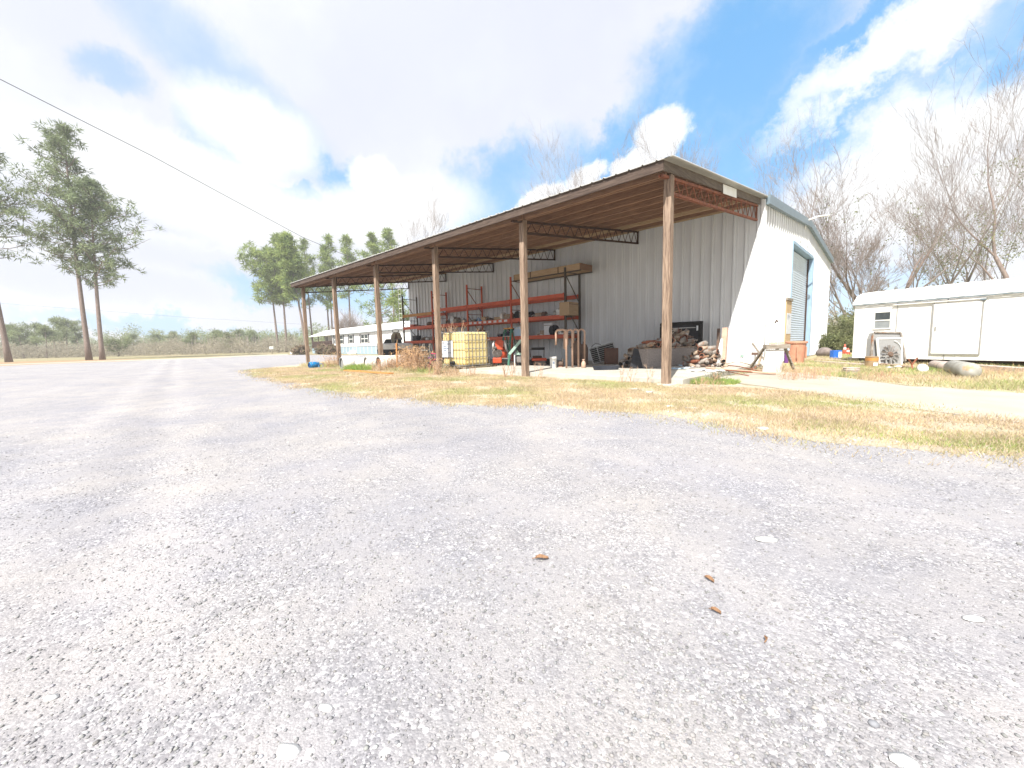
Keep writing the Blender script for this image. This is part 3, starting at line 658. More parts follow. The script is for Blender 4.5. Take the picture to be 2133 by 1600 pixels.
# conduit and weatherhead at the gable peak
wh = MB(); b = P(1680, 487, 'x', WX1+.12)
wh.tube([(WX1+.06, b.y, 5.75), (WX1+.06, b.y, 5.95), (WX1+.16, b.y+.1, 6.15), (WX1+.5, b.y+.3, 6.27), (WX1+.85, b.y+.6, 6.30)], .035, 8); wh.build('vent_pipe', 'white_plastic', bld, smooth=True)
MB().box((WX1+.045, 12.9, 5.0), (WX1+.09, 13.0, 5.1)).build('wall_fixture', 'galvanised', bld)
hd = MB(); c = P(1684, 618, 'y', DY1-.07); hd.lathe([(.0, 0), (.11, .005), (.11, .03), (0, .032)], 20, c=(WX1-.12, DY1-.085, c.z), axis='y'); hd.build('wall_disc', 'trim_steel', bld)
# plywood over the small doorway, with a paper notice
pl = MB(); yb0, yb1 = 10.62, 11.62; pl.box((WX1+.045, yb0, .55), (WX1+.075, yb1, 2.45)); plw = pl.build('plywood_panel', 'plywood', bld)
MB().box((WX1+.06, yb0-.05, 2.452), (WX1+.12, yb1+.02, 2.55)).build('plywood_edge', 'grey_wood', bld)
nb = MB(); nb.box((WX1+.077, yb0+.12, 1.12), (WX1+.085, yb1-.05, 1.95)); note = nb.build('notice', 'paper', plw)
nl = MB()
for k, wdt in enumerate((.3, .5, .42, .2)): nl.box((WX1+.0865, yb0+.2, 1.86-.05*k), (WX1+.088, yb0+.2+wdt, 1.875-.05*k))
nl.build('notice_print', 'print_ink', note)
# ------------------------------------------------------------------ lean-to
S, HP = 4.1923, 4.44
lt = thing('lean_to', 'open timber lean-to with six wooden posts and a low metal roof', 'shelter', (0, 0, 0))
RX0, RX1, RY0, RY1 = -21.3, .10, -.5, 6.9
rz = lambda y: 4.60+(y+.5)*.128
sl_ = math.atan(.128)
p0 = MB(); p0.box((-.0825, -.0825, -.05), (.0825, .0825, HP)); post = p0.build('post', 'post_wood', lt, bevel=.008)
for i in range(1, 6):
    o = post.copy(); col.objects.link(o); o.parent = lt; o.location = (-S*i, 0, 0); o.rotation_euler = (R(random.uniform(-.3, .3)), R(random.uniform(-.4, .4)), R(random.uniform(-4, 4)))
ft = MB(); ft.box((-.18, -.2, -.05), (.2, .2, .03)); ft.build('footing', 'concrete', lt, bevel=.02)
# purlins: boards on edge, running the length of the shelter
def purlin(y, name='purlin', m='rafter_wood', h=.20, t=.045, x0=RX0+.05, x1=RX1-.05, dz=0., seg=True):
    mb = MB(); z1 = rz(y)-.035+dz; xs = [x1]
    if seg:
        x = x1-random.uniform(2, 4.4)
        while x > x0+1: xs.append(x); x -= 4.19
    xs.append(x0)
    for k, (a, b) in enumerate(zip(xs[:-1], xs[1:])):
        o = .0+(.004*(k % 2)); mb.box((b+.004, y-t/2+o, z1-h), (a, y+t/2+o, z1))
    return mb.build(name, m, lt)
y = RY0+.55
k = 0
while y < 6.7:
    purlin(y); y += .78; k += 1
purlin(6.72, 'ledger', 'pale_wood', .20, .045, seg=False)
purlin(5.45, 'purlin', 'pale_wood', .20)
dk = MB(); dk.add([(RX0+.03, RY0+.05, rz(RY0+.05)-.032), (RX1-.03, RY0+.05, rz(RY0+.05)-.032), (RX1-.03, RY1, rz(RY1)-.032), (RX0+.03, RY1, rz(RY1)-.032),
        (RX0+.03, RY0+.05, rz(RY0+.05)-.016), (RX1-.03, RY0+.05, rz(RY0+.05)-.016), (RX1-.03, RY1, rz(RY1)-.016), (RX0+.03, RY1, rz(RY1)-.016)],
        [(3, 2, 1, 0), (4, 5, 6, 7), (0, 1, 5, 4), (1, 2, 6, 5), (2, 3, 7, 6), (3, 0, 4, 7)]); dk.build('roof_decking', 'decking_shaded', lt)
# ribbed roof sheet
rs = MB(); x = RX0-.03; px_ = []
while x < RX1+.03:
    px_ += [(x, 0), (x+.235, 0), (x+.25, .022), (x+.275, .022), (x+.29, 0)]; x += .305
px_.append((RX1+.04, 0))
for (xa, ea), (xb, eb) in zip(px_[:-1], px_[1:]):
    ya, yb = RY0-.06, RY1+.0
    rs.add([(xa, ya, rz(ya)+ea), (xb, ya, rz(ya)+eb), (xb, yb, rz(yb)+eb), (xa, yb, rz(yb)+ea), (xa, ya, rz(ya)+ea-.012), (xb, ya, rz(ya)+eb-.012), (xb, yb, rz(yb)+eb-.012), (xa, yb, rz(yb)+ea-.012)],
           [(0, 1, 2, 3), (7, 6, 5, 4), (0, 4, 5, 1)])
for k in range(70):                                      # screw heads along the sheet's edge
    xx = RX0+.14+.305*k; yy = RY0-.035; rs.box((xx-.012, yy-.012, rz(yy)), (xx+.012, yy+.012, rz(yy)+.03))
rs.build('roof_sheet', 'roof_steel', lt)
fb = MB(); xs = [RX1, -3.9, -8.0, -12.2, -16.4, RX0]
for a, b in zip(xs[:-1], xs[1:]):
    j = random.uniform(-.006, .006); fb.box((b+.003, RY0-.02+j, rz(RY0)-.215), (a, RY0+.022+j, rz(RY0)-.016))
fb.build('fascia_board', 'fascia_wood', lt)
f2 = MB()
for a, b in zip(xs[:-1], xs[1:]): f2.box((b+.01, RY0+.24, rz(RY0)-.24), (a-.06, RY0+.285, rz(RY0+.2)-.05))
f2.build('eave_beam', 'rafter_wood', lt)
def rake(x0, x1, m):
    mb = MB(); ya, yb = RY0+.024, RY1-.02
    mb.add([(x0, ya, rz(ya)-.21), (x1, ya, rz(ya)-.21), (x1, yb, rz(yb)-.21), (x0, yb, rz(yb)-.21), (x0, ya, rz(ya)-.013), (x1, ya, rz(ya)-.013), (x1, yb, rz(yb)-.013), (x0, yb, rz(yb)-.013)],
            [(3, 2, 1, 0), (4, 5, 6, 7), (0, 1, 5, 4), (1, 2, 6, 5), (2, 3, 7, 6), (3, 0, 4, 7)]); return mb.build('rake_board', m, lt)
rake(RX1-.04, RX1, 'rake_wood'); rake(RX0, RX0+.04, 'rafter_wood')
pm = MB(); pm.box((RX1+.01, 3.1, 4.86), (RX1+.02, 4.25, 5.09), rot=(sl_, 0, 0)); pm.build('loose_sheet', 'white_paint', lt)
# open web trusses, one at each post
def truss(i, m):
    x = -S*i; mb = MB(); zt = lambda y: 4.385+y*.1335; zb = lambda y: 4.09+y*.1115
    y0, y1 = .10, 6.86; w = .05
    for dx in (-.028, .028): mb.bar((x+dx, -.42, zt(-.42)+.005), (x+dx, y1, zt(y1)), .035, .05); mb.bar((x+dx, y0, zb(y0)), (x+dx, y1, zb(y1)), .035, .05)
    n = 14; pts = []
    for k in range(2*n+1):
        yy = y0+.05+(y1-y0-.12)*k/(2*n); pts.append(Vector((x, yy, zb(yy) if k % 2 == 0 else zt(yy))))
    for a, b in zip(pts[:-1], pts[1:]): mb.tube([a, b], .0125, 5, cap=False)
    mb.bar((x, y1, zb(y1)-.03), (x, y1, zt(y1)+.03), .05); mb.bar((x, y0, zb(y0)-.02), (x, y0, zt(y0)+.02), .05)
    return mb.build('truss', m, lt)
for i in range(6): truss(i, 'rust_iron' if i == 0 else 'dark_iron')
# ------------------------------------------------------------------ pallet rack along the wall
rk = thing('pallet_rack', 'long orange pallet rack of four bays standing against the metal wall', 'shelving rack', (0, 0, 0))
RXS = [-6.93, -10.18, -13.46, -16.69, -19.91]; RF, RB, Z0 = 5.7, 6.76, .13
for i, x in enumerate(RXS):
    m = {0: 'rack_green', 4: 'rack_green'}.get(i, 'rack_orange'); mb = MB()
    for y in (RF, RB):
        mb.box((x-.04, y-.035, Z0), (x+.04, y+.035, 4.17)); mb.box((x-.07, y-.07, Z0), (x+.07, y+.07, Z0+.012))
    o = mb.build('upright_frame', m, rk)
    br = MB(); z = .45; up_ = True
    for za, zb_ in ((3.98, 3.98), (3.85, 2.75), (2.60, 2.60), (2.5, 1.45), (1.35, 1.35), (.45, 1.3), (.35, .35)):
        br.bar((x, RF+.04, za), (x, RB-.04, zb_), .03)
    br.build('brace', 'rack_green' if i in (0, 4) else 'rust_iron', o)
LV = {0: (3.03, 2.12, 1.27), 1: (3.03, 2.12, 1.27), 2: (3.03, 2.12), 3: (2.90, 2.12, 1.22)}
for b_ in range(4):
    xa, xb = RXS[b_+1]+.045, RXS[b_]-.045
    for j, z in enumerate(LV[b_]):
        for y in (RF-.02, RB-.02):
            mb = MB(); mb.box((xa, y-.03, z-.11), (xb, y+.03, z+.06)); mb.box((xa-.01, y-.045, z-.14), (xa+.04, y-.032, z+.08)); mb.box((xb-.04, y-.045, z-.14), (xb+.01, y-.032, z+.08))
            mm_ = 'rack_ochre' if (b_ == 3 and j == 0 and y < 6) else 'rack_orange'
            o = mb.build('beam', mm_, rk, bevel=.004)
            if b_ == 1 and j == 1 and y < 6:
                for q in range(8):
                    MB().box((xa+.12+.38*q, y-.0335, z-.07), (xa+.33+.38*q, y-.031, z+.035)).build('price_sticker', 'paper', o)
        if z < 2.9:
            sh_ = MB(); q = xa+.05
            while q < xb-.1: sh_.box((q, RF+.012, z-.01), (q+.1, RB-.055, z+.012)); q += .19 if j else .17
            sh_.build('shelf_slats', 'grey_wood', rk)
# ------------------------------------------------------------------ things standing under the lean-to
FL = .13
def here(px, py, z=0.): return P(px, py, 'z', z)
def mpp(p): return depth_of(p)/FPX
# liquid tote
t = thing('liquid_tote', 'yellowed plastic liquid tote in a wire cage on a pallet beside the third post', 'tank', (-9.17, .70, .02)); t.scale = (1.2, 1.2, 1.19)
mb = MB(); mb.box((.03, .03, .17), (1.17, .97, 1.19)); mb.build('bottle', 'tote_yellow', t, bevel=.07)
mb = MB(); mb.lathe([(.09, 1.18), (.09, 1.23), (0, 1.235)], 16, c=(.6, .5, 0)); mb.build('filler_cap', 'white_plastic', t)
cg = MB()
for k in range(9):
    x = .02+1.16*k/8
    cg.tube([(x, 0, .15), (x, 0, 1.2)], .009, 5)
    cg.tube([(x, 1.0, .15), (x, 1.0, 1.2)], .009, 5)
for k in range(8):
    y = 1.0*k/7
    cg.tube([(1.18, y, .15), (1.18, y, 1.2)], .009, 5); cg.tube([(.02, y, .15), (.02, y, 1.2)], .009, 5)
for z in (.17, .42, .68, .94, 1.2):
    cg.tube([(.0, -.012, z), (1.192, -.012, z), (1.192, 1.012, z), (.0, 1.012, z), (0, -.012, z)], .011, 5)
cg.tube([(.1, 0, 1.2), (1.1, 1, 1.2)], .009, 5)
cg.build('cage', 'galvanised', t)
pb = MB()
for k in range(5): pb.box((.0+.26*k, 0, .105), (.16+.26*k, 1.0, .13))
for y in (0, .45, .9): pb.box((0, y, 0), (1.2, y+.1, .03))
for y in (0, .45, .9):
    for x in (0, .52, 1.06): pb.box((x, y, .03), (x+.13, y+.1, .105))
pb.build('pallet', 'grey_wood', t)
lb = MB().box((.07, -.024, .42), (.62, -.018, .93)).build('label_sheet', 'label_paper', t)
lp = MB()
for k, (x0, x1) in enumerate(((.12, .5), (.12, .34), (.12, .42), (.12, .3), (.36, .55))): lp.box((x0, -.0265, .83-.07*k), (x1, -.025, .85-.07*k))
lp.box((.22, -.0265, .60), (.24, -.025, .78)); lp.build('label_print', 'print_ink', lb)
vv = MB(); vv.lathe([(.05, -.08), (.05, .03), (.07, .03), (.07, .05)], 14, c=(.6, -.03, .24), axis='y'); vv.build('outlet_valve', 'black_plastic', t)
# stepladder
b = here(1021, 763, FL)
t = thing('step_ladder', 'green fibreglass stepladder with a yellow top beside the yellow tote', 'ladder', (-7.55, 2.75, FL), .15)
H_ = 1.42
for s in (-1, 1):
    MB().bar((s*.24, -.36, 0), (s*.15, 0, H_), .075, .03).build('side_rail', 'ladder_green', t)
    MB().bar((s*.25, .42, 0), (s*.15, .06, H_), .05, .025).build('rear_leg', 'ladder_green', t)
for k in range(4):
    u = (k+1)/5; hw = .24-.09*u; MB().box((-hw, -.36+.36*u-.04, H_*u-.012), (hw, -.36+.36*u+.05, H_*u+.012)).build('step', 'alu', t)
MB().box((-.19, -.06, H_), (.19, .12, H_+.045)).build('top_cap', 'rack_ochre', t, bevel=.01)
# orange machine
b = here(1041, 762, FL); m_ = mpp(b)
t = thing('orange_machine', 'orange workshop machine with a round grille and white side plates by the stepladder', 'machine', (b.x, b.y, FL), FACE)
w = m_
def bx(x0, x1, y0, y1, d0=-.0, d1=.4): return (x0*w, d0, (0-y1)*w+0), (x1*w, d1, (0-y0)*w+0)   # px offsets from base, y up
mb = MB(); mb.box((-.27, 0, .10), (.08, .42, .32)); mb.build('fuel_tank', 'machine_orange', t, bevel=.03)
mb = MB(); mb.lathe([(.0, -.02), (.15, -.02), (.19, .0), (.19, .1), (.15, .12), (0, .12)], 24, c=(-.09, .02, .50), axis='y'); dr = mb.build('round_housing', 'machine_grey', t, smooth=False)
mb = MB()
for k in range(6): mb.lathe([(.03+.024*k, -.03), (.034+.024*k, -.036), (.038+.024*k, -.03)], 20, cap=False, c=(-.09, .012, .50), axis='y')
mb.build('grille', 'dark_iron', dr)
mb = MB(); mb.tube([(.08, .28, .3), (.10, .26, .52), (.06, .22, .7)], [.21, .2, .14], 14); mb.build('body', 'machine_orange', t, smooth=True)
mb = MB(); mb.prism([(-.13, .62), (.14, .62), (.17, .95), (.1, 1.0), (-.12, 1.0), (-.17, .92)], -.10, .2, Matrix(((1, 0, 0, 0), (0, 0, 1, .1), (0, 1, 0, 0), (0, 0, 0, 1)))); mb.build('hood', 'machine_orange', t, bevel=.02)
for s in (-1, 1):
    mb = MB(); x = s*.19; mb.tube([(x, .1, .97), (x+s*.05, .08, .82), (x+s*.07, .08, .62)], [.03, .045, .03], 8); mb.build('side_plate', 'white_plastic', t, smooth=True)
mb = MB(); mb.box((-.25, .05, 0), (-.2, .35, .1)); mb.box((.02, .05, 0), (.07, .35, .1)); mb.build('skid', 'dark_iron', t)
mb = MB(); mb.lathe([(0, -.06), (.055, -.05), (.055, .04), (0, .05)], 12, c=(-.15, .0, .70), axis='y'); mb.build('motor', 'machine_grey', t, smooth=True)
# pale green machine
b = here(1078, 763, FL)
t = thing('chute_machine', 'pale green machine with a slanted chute on a white stand left of the second post', 'machine', (b.x-.1, b.y+.1, FL), FACE)
MB().bar((-.30, -.05, .45), (.16, -.02, .98), .13, .10).build('chute', 'pale_green', t, bevel=.012)
MB().prism([(-.08, .42), (.30, .42), (.30, .85), (.2, .95)], 0, .3, Matrix(((1, 0, 0, 0), (0, 0, 1, .05), (0, 1, 0, 0), (0, 0, 0, 1)))).build('body', 'pale_green', t, bevel=.01)
for x in (-.12, .24): MB().box((x, .0, 0), (x+.035, .035, .42)).build('leg', 'white_plastic', t)
for x in (-.12, .24): MB().box((x, .3, 0), (x+.035, .335, .42)).build('leg', 'white_plastic', t)
MB().lathe([(0, -.02), (.16, -.01), (.17, .05), (.1, .07)], 20, c=(.17, .0, .66), axis='y').build('flywheel', 'black_rubber', t)
MB().box((-.02, .1, .12), (.16, .3, .36)).build('motor', 'machine_grey', t, bevel=.03)
# low red machine with a black handle
b = here(1120, 762, FL)
t = thing('red_machine', 'low red walk behind machine with a black handle right of the second post', 'machine', (b.x-.2, b.y+.35, FL), FACE)
MB().box((-.30, 0, .16), (.28, .3, .27)).build('deck', 'machine_orange', t, bevel=.03)
MB().box((-.26, .02, .27), (.1, .28, .36)).build('engine', 'dark_iron', t, bevel=.03)
for x, y in ((.36, .05), (.36, .33), (-.3, .05)):
    mb = MB(); mb.lathe([(.04, -.035), (.10, -.035), (.115, -.02), (.115, .02), (.10, .035), (.04, .035)], 20, c=(x, y, .115), axis='y'); wq = mb.build('wheel', 'black_rubber', t, smooth=False)
    MB().lathe([(0, -.03), (.05, -.03), (.05, .03), (0, .03)], 12, c=(x, y, .115), axis='y').build('hub', 'galvanised', wq)
mb = MB(); mb.tube([(.18, .15, .3), (.20, .2, .62), (-.35, .2, .62), (-.33, .15, .3)], .018, 8); mb.build('handle_frame', 'dark_iron', t)
mb = MB(); mb.tube([(-.3, .2, .63), (.22, .2, .63)], [.05, .05], 10); mb.build('grip', 'black_rubber', t, smooth=True)
# bucket
b = here(1149.5, 766.5, FL); w = mpp(b)
t = thing('bucket', 'white plastic bucket with a printed badge standing on the slab', 'bucket', (b.x, b.y+.08, FL), FACE)
mb = MB(); r0 = 6.2*w; r1 = 7.2*w; h = 23*w
mb.lathe([(r0, 0), (r1*.97, h*.86), (r1*1.05, h*.87), (r1*1.05, h*.9), (r1, h*.91), (r1*1.04, h*.97), (r1*1.04, h), (r1*.95, h), (r0*.95, .01)], 28, cap=False); mb.lathe([(0, .008), (r0*.96, .008)], 28, cap=False); mb.build('pail', 'white_plastic', t, smooth=True)
mb = MB(); mb.tube([(r1*1.03*math.cos(a), -.0+r1*1.03*math.sin(a)*.2-r1*.95, h*.9-.05*math.sin(a)) for a in np.linspace(math.pi, 0, 9)], .003, 5); mb.build('wire_handle', 'galvanised', t)
MB().box((-.02, -r1*1.0, h*.38), (.03, -r1*.93, h*.56)).build('badge', 'print_ink', t)
# salmon J pipes in a row
jp = [(1180, 767, 1.27, -1, .34, .50, 'bent salmon pipe nearest the white bucket, with the widest hook'), (1192.5, 766, 1.27, -1, .17, .5, 'bent salmon pipe second from the white bucket'),
      (1205, 765, 1.28, -1, .17, .46, 'bent salmon pipe third from the white bucket'), (1218, 763, 1.29, -1, .22, .4, 'bent salmon pipe nearest the slatted grille, farthest from the bucket')]
for px, py, h, sg, span, sl2, lab in jp:
    b = here(px, py, FL); mb = MB(); rr = .033; q = min(span/2, .11)
    arc1 = [(-q+q*math.cos(a), 0, h-q+q*math.sin(a)) for a in np.linspace(0, math.pi/2, 6)]
    arc2 = [(-span+q+q*math.cos(a), 0, h-q+q*math.sin(a)) for a in np.linspace(math.pi/2, math.pi, 6)]
    mb.tube([(0, 0, 0), (0, 0, h-q-.02)]+arc1+arc2+[(-span, 0, h-q-.03), (-span, 0, h-sl2)], rr, 12)
    o = mb.build('bent_pipe', 'salmon_steel', smooth=True); tag(o, lab, 'pipe', 'bent pipes standing in a row', (b.x, b.y, FL), FACE-.25)
    MB().lathe([(rr*.8, h-sl2-.001), (0, h-sl2-.0012)], 12, cap=False, c=(-span, 0, 0)).build('pipe_mouth', 'hollow_shade', o)
b = here(1174, 766, FL)
o = MB().tube([(0, .3, .62), (0, .3, 1.18), (.05, .3, 1.27), (.16, .3, 1.27)], .03, 10).build('bent_pipe', 'salmon_steel', smooth=True); tag(o, 'short bent salmon pipe hung behind the widest hooked one', 'pipe', 'bent pipes standing in a row', (b.x, b.y, FL), FACE-.25)
b = here(1196, 762, FL)
for k, (dx, hh, ww, lab) in enumerate(((-.12, .92, .17, 'dark brown gas cylinder behind the bent pipes, on the left'), (.12, .80, .16, 'dark brown gas cylinder behind the bent pipes, on the right'))):
    t = thing('gas_cylinder', lab, 'cylinder', (b.x+dx*_rt[0]-.1, b.y+dx*_rt[1]+.55, FL), 0, 'gas cylinders behind the pipes')
    MB().lathe([(ww*.9, 0), (ww, .03), (ww, hh*.78), (ww*.75, hh*.92), (.04, hh)], 20).build('shell', 'muffler_dark', t, smooth=True); MB().lathe([(.03, hh), (.03, hh+.06), (.0, hh+.07)], 10).build('valve', 'dark_iron', t)
b = here(1162, 763, FL); o = MB().box((-.2, 0, 0), (.2, .012, .66), rot=(R(-14), 0, 0), piv=(0, 0, 0)).build('clear_panel', 'glass_grey'); tag(o, 'grey clear plastic panel leaning behind the white bucket', 'panel', None, (b.x+.05, b.y+.5, FL), FACE)
b = here(1167, 764, FL)
t = thing('small_pump', 'small brown pump on the slab between the bucket and the bent pipes', 'pump', (b.x, b.y+.05, FL), FACE)
MB().lathe([(0, -.1), (.06, -.1), (.085, -.05), (.085, .05), (.05, .1), (0, .1)], 16, c=(0, 0, .1), axis='x').build('casing', 'muffler_dark', t, smooth=True); MB().box((-.1, -.08, 0), (.1, .08, .025)).build('base', 'rust_iron', t); MB().tube([(0.06, 0, .15), (.06, 0, .28)], .025, 10).build('outlet', 'muffler_tan', t)
b = here(1215.5, 766, FL)
t = thing('tan_jug', 'small tan bottle shaped tank at the foot of the last bent pipe', 'jug', (b.x, b.y, FL), FACE)
MB().lathe([(.065, 0), (.075, .02), (.075, .15), (.05, .2), (.03, .22), (.03, .25), (.045, .255), (.045, .28), (0, .28)], 18).build('jug_body', 'salmon_steel', t, smooth=True)
# slatted grille, leaning, with brown filter in front
b = here(1228, 759, FL); w = mpp(here(1260, 757, FL))
t = thing('slatted_grille', 'bent aluminium slatted grille leaning over behind the brown filter', 'grille', (b.x-.05, b.y+.35, FL), FACE)
Mx = Matrix.Translation((0, 0, .0)) @ Euler((R(-12), R(-14), 0)).to_matrix().to_4x4()
mb = MB(); W_, H_ = .98, .62
for k in range(8):
    z = .05+k*.074; mb.box((.03, 0, z), (W_-.03, .03, z+.026), rot=(.5, 0, 0))
mb.v = [tuple(Mx @ Vector(v)) for v in mb.v]; mb.build('slats', 'alu', t)
mb = MB()
for a, c in (((0, 0, 0), (0, 0, H_)), ((W_, 0, 0), (W_, 0, H_)), ((0, 0, 0), (W_, 0, 0)), ((0, 0, H_), (W_, 0, H_)), ((.28, -.015, 0), (.30, -.015, H_))): mb.bar(a, c, .035, .03)
mb.v = [tuple(Mx @ Vector(v)) for v in mb.v]; mb.build('frame', 'alu', t)
mb = MB(); mb.box((.02, .10, 0), (W_-.02, .12, H_)); mb.v = [tuple(Mx @ Vector(v)) for v in mb.v]; mb.build('gap_shade', 'hollow_shade', t)  # black sheet standing in for the shade behind the slats
b = here(1274.5, 759, FL)
t = thing('filter_block', 'square brown rusted radiator core standing in front of the slatted grille', 'radiator core', (b.x, b.y, FL), FACE+.02)
mb = MB(); mb.box((-.255, 0, .02), (.245, .14, .60)); mb.build('core', 'filter_brown', t, bevel=.008)
mb = MB()
for k in range(26): mb.box((-.25, -.004, .04+.0215*k), (.24, -.0005, .046+.0215*k))
mb.build('fins', 'muffler_dark', t)
mb = MB(); mb.box((-.262, .01, .0), (.252, .13, .02)); mb.build('base_rail', 'dark_iron', t)
b = here(1222, 757, FL)
o = MB().tube([(0, 0, 0.0), (-.06, .05, .4), (-.03, .05, .66), (.12, .05, .78), (.3, .05, .74), (.42, .05, .66)], .011, 6).build('hose', 'black_rubber', smooth=True); tag(o, 'thin black hose arching up behind the slatted grille', 'hose', None, (b.x-.1, b.y+.6, FL), FACE)
b = here(1240, 745, FL)
# tray
b = here(1258, 771, FL)
t = thing('rubber_tray', 'shallow black rubber tray on the slab in front of the brown radiator core', 'tray', (b.x, b.y+.12, FL), FACE)
mb = MB(); q = []
for k in range(28):
    a = 2*math.pi*k/28; q.append((.42*abs(math.cos(a))**.6*math.copysign(1, math.cos(a)), .13*abs(math.sin(a))**.6*math.copysign(1, math.sin(a))))
n = len(q); V = [(x*.85, y*.8, .0) for x, y in q]+[(x, y, .12) for x, y in q]+[(x*.95, y*.9, .12) for x, y in q]+[(x*.82, y*.72, .02) for x, y in q]
mb.add(V, [(r*n+i, r*n+(i+1) % n, (r+1)*n+(i+1) % n, (r+1)*n+i) for r in range(3) for i in range(n)]+[tuple(3*n+i for i in range(n))]); mb.build('pan', 'tarp_black', t)
b = here(1300, 762, FL); t = thing('grey_bag', 'pale grey crumpled sack between the radiator core and the black panel', 'sack', (b.x, b.y+.15, FL), FACE)
V, F = rock_template(31); rawmesh('sack_body', V*np.array([.15, .12, .27])+np.array([0, 0, .13]), F, 'paper', t, smooth=True)
b = here(1326, 768, FL)
t = thing('screen_frame', 'black flat panel leaning against the grey crate', 'panel', (b.x, b.y, FL), FACE)
Mx = Euler((R(-16), R(17), 0)).to_matrix().to_4x4()
mb = MB(); mb.box((-.21, 0, 0), (.23, .03, .62)); mb.v = [tuple(Mx @ Vector(v)) for v in mb.v]; mb.build('sheet', 'black_plastic', t)
mb = MB()
for k in range(4): mb.box((-.17, -.005, .08+k*.14), (.19, -.001, .1+k*.14))
mb.v = [tuple(Mx @ Vector(v)) for v in mb.v]; mb.build('ribs', 'tarp_black', t)
# grey felt covered crate
b0 = here(1349, 768, FL); b1 = here(1452, 759, FL); dv = (b1-b0); LEN = dv.length; CR = math.atan2(dv.y, dv.x)
t = thing('grey_crate', 'long mottled grey crate on the slab, heaped with old mufflers', 'crate', (b0.x, b0.y, FL), CR)
CH = .60
mb = MB(); mb.box((0, 0, 0), (LEN, .55, CH)); mb.build('crate_body', 'felt_grey', t, bevel=.02)
mb = MB(); mb.box((-.02, -.02, CH), (LEN+.02, .1, CH+.02)); mb.build('top_edge', 'muffler_tan', t)
def cratep(x, y, z): return Vector((b0.x, b0.y, FL))+Vector((math.cos(CR)*x-math.sin(CR)*y, math.sin(CR)*x+math.cos(CR)*y, z))
# mufflers and pipe ends heaped up: three shapes, copied
def muffler(m, L_=.34, r=.075):
    t = thing('muffler', 'old muffler in the exhaust heap', 'muffler', (0, 0, 0)); mb = MB()
    mb.lathe([(.02, 0), (.03, .01), (r*.95, .03), (r, .05), (r, L_-.05), (r*.95, L_-.03), (.03, L_-.01), (.02, L_)], 14, axis='x', c=(-L_/2, 0, 0)); mb.v = [(x, y, z*.78) for x, y, z in mb.v]
    mb.build('shell', m, t, smooth=True)
    mb = MB(); mb.tube([(L_/2-.01, 0, 0), (L_/2+.08, .01, 0), (L_/2+.14, .03, .02)], .024, 10); p_ = mb.build('tail_pipe', m, t, smooth=True)
    mb = MB(); mb.tube([(-L_/2+.01, 0, 0), (-L_/2-.08, 0, 0)], .024, 10); mb.build('inlet_pipe', m, t, smooth=True)
    MB().lathe([(0, 0), (.02, .0)], 10, cap=False, c=(-L_/2-.082, 0, 0), axis='x').build('mouth', 'hollow_shade', t)
    return t
def elbow(m, r=.05):
    t = thing('exhaust_elbow', 'old exhaust elbow in the heap', 'pipe'); mb = MB()
    mb.tube([(-.16, 0, 0), (-.06, 0, 0), (.03, .02, .01), (.09, .08, .02), (.11, .18, .03)], r, 14, cap=False); o = mb.build('bend', m, t, smooth=True)
    so = o.modifiers.new('s', 'SOLIDIFY'); so.thickness = .004
    MB().lathe([(0, 0), (r*.93, 0)], 14, cap=False, c=(-.145, 0, 0), axis='x').build('mouth', 'hollow_shade', t)
    MB().lathe([(r, -.165), (r+.016, -.165), (r+.016, -.145), (r, -.145)], 14, cap=False, axis='x').build('flange', 'rust_iron', t)
    return t
def flange_pipe(m, r=.045, L_=.3):
    t = thing('pipe_stub', 'old pipe stub in the heap', 'pipe'); mb = MB(); mb.tube([(-L_/2, 0, 0), (L_/2, 0, 0)], r, 14, cap=False); o = mb.build('barrel', m, t, smooth=True); so = o.modifiers.new('s', 'SOLIDIFY'); so.thickness = .005
    MB().lathe([(0, 0), (r*.93, 0)], 14, cap=False, c=(-L_/2+.02, 0, 0), axis='x').build('mouth', 'hollow_shade', t); return t
protos = [muffler('muffler_tan'), muffler('muffler_grey', .42, .085), elbow('muffler_tan', .065), elbow('muffler_grey', .075), flange_pipe('muffler_tan', .06, .26), flange_pipe('muffler_grey', .08, .26), muffler('rust_iron', .3, .07), muffler('muffler_dark', .36, .07)]
used = set()
wh_ = []
KD = ['rusty tan muffler', 'grey muffler', 'tan exhaust elbow', 'grey exhaust elbow', 'tan pipe stub', 'grey pipe stub', 'rust red muffler', 'dark burnt muffler']
PILES = []
for lvl, nn, xa, xb in ((0, 9, .03, .98), (1, 8, .06, .97), (2, 5, .38, .98), (3, 4, .46, .92), (4, 2, .52, .8)):
    for kk in range(nn):
        for yy in ((.1, .38) if lvl < 2 else (.24,)):
            x = LEN*(xa+(xb-xa)*(kk+.5)/nn)
            PILES.append((cratep(x, yy+random.uniform(-.03, .06), CH+.085+.12*lvl+random.uniform(-.01, .02)), ('lying on top of the long grey crate', 'second course of the heap on the grey crate', 'high in the heap before the black tailgate', 'near the top of the heap before the black tailgate', 'topmost in the heap before the black tailgate')[lvl], 'exhaust parts heaped on the crate', 1.1)); wh_.append(min(4, int(5*x/LEN)))
PX0 = here(1302, 766, FL)
for lvl, nn in ((0, 3), (1, 3), (2, 2), (3, 2), (4, 1)):
    for kk in range(nn):
        q = PX0+Vector((math.cos(FACE), math.sin(FACE), 0))*(.17*kk+.1*lvl)+Vector((-math.sin(FACE), math.cos(FACE), 0))*.35
        PILES.append((Vector((q.x, q.y, FL+.09+.125*lvl)), 'piled on the slab left of the grey crate', 'exhaust parts left of the crate', .95)); wh_.append(min(4, (kk*2+lvl)))
PX1 = here(1452, 766, FL)
